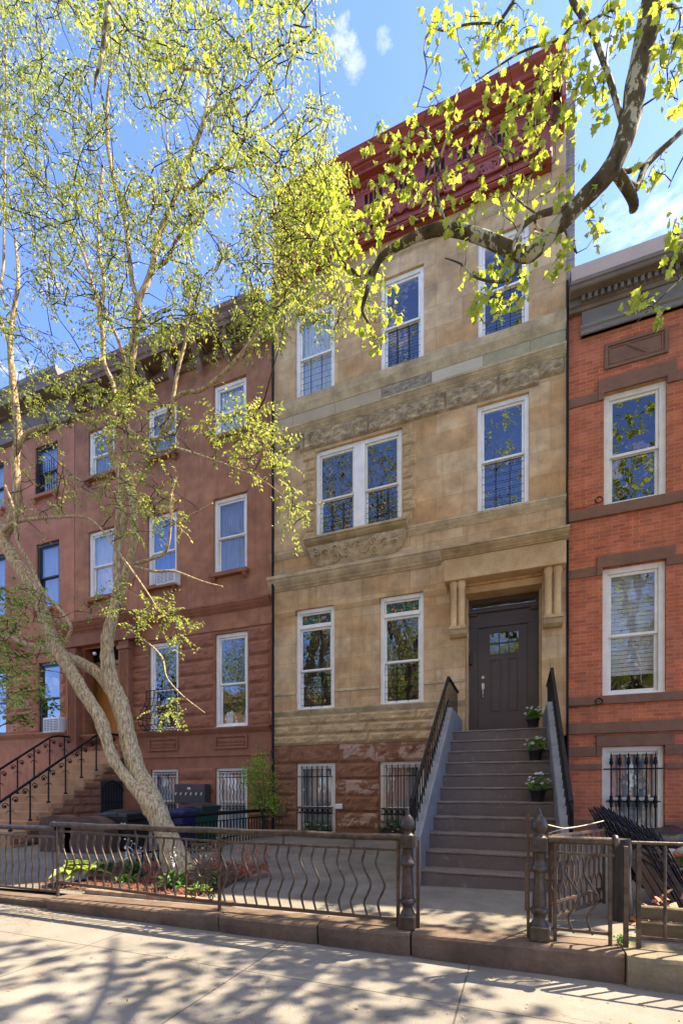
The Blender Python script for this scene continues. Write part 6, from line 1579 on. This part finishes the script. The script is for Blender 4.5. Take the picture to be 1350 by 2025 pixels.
tr.build('trunk', M['bark_plane'], pt_); tw.build('twigs', M['bark_far'], pt_); lp.build('crown', M['leaf_plane'], pt_)
# ---- across the street: trees and houses that the window panes mirror
def simple_tree(x, y, h, cr, lab, seed, near=False):
    t = thing('street_tree', lab, 'tree', (x,y,0), 'street trees across the road' if not near else 'plane trees on the near pavement'); rr = random.Random(seed); tm = MB(); lm = MB(); nodes = []
    tops = [(x+rr.uniform(-.4,.4), y+rr.uniform(-.4,.4), h*.42)]
    sp = spline([(x,y,-.1,.24),(x+.05,y,h*.2,.19),(*tops[0],.15)], 5); tm.tube([p[:3] for p in sp], [p[3] for p in sp], 10)
    for k in range(8):
        a = k*.8+rr.random(); e = Vector((x+math.cos(a)*cr*.8, y+math.sin(a)*cr*.8, h*rr.uniform(.65,.98))); b = Vector(tops[0]); m_ = b*.5+e*.5+Vector((0,0,.5))
        if near and not (off_frame(e,90) and off_frame(m_,90) and off_frame(b*.25+e*.75,90)): continue
        sp = spline([(*b,.09),(*m_,.06),(*e,.015)], 5); tm.tube([p[:3] for p in sp], [p[3] for p in sp], 6); nodes += [Vector(p[:3]) for p in sp[3:]]
    for k in range(5200):
        p = rr.choice(nodes)+Vector((rr.gauss(0,cr*.2),rr.gauss(0,cr*.2),rr.gauss(0,h*.06))); d = Vector((rr.uniform(-1,1),rr.uniform(-1,1),rr.uniform(-1,.5))).normalized(); s = d.orthogonal().normalized()
        if near and not off_frame(p): continue
        leaflet(lm, p, d, s, .20 if not near else .11, .065 if not near else .04)
    tm.build('trunk', M['bark_far'], t); lm.build('crown', M['leaf_tree'], t)
simple_tree(-3.75,.75,13.5,3.0,'plane tree on the near pavement, mirrored in the parlour windows',8,True)
simple_tree(-8.6,.8,13.5,3.0,'plane tree on the near pavement, farther up the block',9,True)
simple_tree(-6.5,-10.6,13.5,3.6,'leafy street tree across the road, mirrored in the parlour windows',1)
simple_tree(-.5,-10.4,13,3.6,'leafy street tree across the road, opposite the stoop',2)
simple_tree(-11.5,-10.5,13,3.4,'leafy street tree across the road, opposite the corner brownstone',3)
simple_tree(-17.5,-10.6,13,3.6,'leafy street tree across the road, beyond the corner brownstone',5)
simple_tree(-23.5,-10.2,13,3.6,'leafy street tree across the road, far up the block',6)
simple_tree(5.5,-10.6,13.5,3.6,'leafy street tree across the road, opposite the brick house',4)
for k, (x, mk, lab) in enumerate(((-29.8,'house_red','red brick row house across the road, far up the block'),(-22.4,'house_brown','brown row house across the road, second from the far end'),(-15,'house_brown','brown row house across the road, facing the corner brownstone'),(-7.6,'house_red','red brick row house across the road, facing the yard tree'),(-.2,'house_brown','pale brown row house across the road, facing the stoop'),(7.2,'house_red','red brick row house across the road, facing the brick house'))):
    t = thing('opposite_house', lab, 'house', (x,-17,0), 'row houses across the road'); h = (9.8,10.2,9.6,10.4,9.2,10)[k]
    mb = MB(); mb.box(x-3.65, x+3.65, -26, -17, -.2, h); mb.box(x-3.65, x+3.65, -17, -16.6, h-.9, h-.2); mb.build('wall', M[mk], t)
    mb = MB(); g = MB()
    for i in range(3):
        for j in range(3):
            xx = x-2.3+2.3*i; zz_ = 1.2+2.8*j; mb.box(xx-.55, xx+.55, -17, -16.95, zz_, zz_+1.75); g.box(xx-.45, xx+.45, -16.95, -16.94, zz_+.1, zz_+1.65)
    w = mb.build('window', M['white'], t); g.build('pane', M['glass'], w)
mb = MB(); mb.box(-60, 60, -17, -13.002, -.4, .05); struct('far_yard', mb, M['concrete_yard'])
# ================= light, sky, camera =================
w = bpy.data.worlds.new('World'); sc.world = w; w.use_nodes = True; nt = w.node_tree
bg = nt.nodes['Background']; sky = nt.nodes.new('ShaderNodeTexSky'); sky.sky_type = 'NISHITA'; sky.sun_disc = False
el = math.asin(SUN.z); sky.sun_elevation = el; sky.sun_rotation = math.atan2(SUN.x, SUN.y)
sky.air_density = .65; sky.dust_density = .2; sky.ozone_density = 2.0; sky.altitude = 10
tc = nt.nodes.new('ShaderNodeTexCoord'); mp = nt.nodes.new('ShaderNodeMapping'); mp.inputs['Scale'].default_value = (1.0,1.0,1.7)
nt.links.new(tc.outputs['Generated'], mp.inputs['Vector'])
n1 = noise(nt, mp.outputs[0], 5.2, 9, .62)
cl = ramp(nt, n1, [(.61,(0,0,0)),(.78,(.42,.42,.42))])
sp_ = nt.nodes.new('ShaderNodeSeparateXYZ'); nt.links.new(tc.outputs['Generated'], sp_.inputs[0])
bk = nd(nt, 'ShaderNodeMath', operation='MULTIPLY_ADD'); nt.links.new(sp_.outputs['Y'], bk.inputs[0]); bk.inputs[1].default_value = -.22; nt.links.new(sp_.outputs['Z'], bk.inputs[2])
bank = ramp(nt, bk.outputs[0], [(.88,(0,0,0)),(.98,(.9,.9,.9))])      # unseen broken cloud bank, added behind the camera to fill the house fronts
cl2 = mix(nt, ramp(nt, n1, [(.40,(0,0,0)),(.58,(1,1,1))]), (0,0,0), bank)
cl = mix(nt, 1.0, cl, cl2, 'LIGHTEN')
nrm_ = nd(nt, 'ShaderNodeVectorMath', operation='NORMALIZE'); nt.links.new(tc.outputs['Generated'], nrm_.inputs[0])
wn = noise(nt, mapped(nt, (1.0,1.0,2.2), (.3,.2,.5), 'Generated'), 26, 7, .66)
for px, py, sz, am in ((684,66,.00028,.16),(758,84,.00014,.10),(700,126,.0002,.09),(1310,425,.0018,.12),(1225,440,.0010,.07)):
    dt = nd(nt, 'ShaderNodeVectorMath', operation='DOT_PRODUCT'); nt.links.new(nrm_.outputs[0], dt.inputs[0]); dt.inputs[1].default_value = Vector(ray(px,py)).normalized()
    lobe = nd(nt, 'ShaderNodeMapRange'); lobe.inputs['From Min'].default_value = 1-sz; lobe.inputs['From Max'].default_value = 1.0; lobe.inputs['To Min'].default_value = -.32; lobe.inputs['To Max'].default_value = .10
    nt.links.new(dt.outputs['Value'], lobe.inputs[0])
    ad = nd(nt, 'ShaderNodeMath', operation='ADD'); nt.links.new(lobe.outputs[0], ad.inputs[0]); nt.links.new(wn, ad.inputs[1])
    cl = mix(nt, 1.0, cl, ramp(nt, ad.outputs[0], [(.46,(0,0,0)),(.80,(am,am,am))]), 'LIGHTEN')
base_ = mix(nt, 1.0, sky.outputs[0], (.32,.46,.79), 'MULTIPLY')
col = mix(nt, cl, base_, (7.0,6.9,6.8))
nt.links.new(col, bg.inputs['Color']); bg.inputs['Strength'].default_value = .15
ld = bpy.data.lights.new('Sun', 'SUN'); ld.energy = 2.6; ld.angle = math.radians(.4); ld.color = (1.0,.965,.91)
lo = bpy.data.objects.new('Sun', ld); COL.objects.link(lo); lo.location = SUN*30; lo.rotation_euler = SUN.to_track_quat('Z','Y').to_euler()
cd = bpy.data.cameras.new('Camera'); co_ = bpy.data.objects.new('Camera', cd); COL.objects.link(co_)
co_.location = (0,0,EYE); co_.rotation_euler = (math.pi/2, 0, AL)
cd.sensor_fit = 'HORIZONTAL'; cd.sensor_width = 24.0; cd.lens = F/1350*24.0
cd.shift_x = 0; cd.shift_y = (HY-1012.5)/1350; cd.clip_start = .05; cd.clip_end = 2000
sc.camera = co_
vs_ = sc.view_settings; vs_.view_transform = 'Standard'; vs_.look = 'None'; vs_.gamma = 1.0; vs_.exposure = 2.78; vs_.use_white_balance = True; vs_.white_balance_temperature = 8900; vs_.white_balance_tint = 10; vs_.use_curve_mapping = False
sc.cycles.use_denoising = True; sc.cycles.max_bounces = 10; sc.cycles.transparent_max_bounces = 16
sc.cycles.use_fast_gi = False; sc.cycles.sample_clamp_indirect = 6
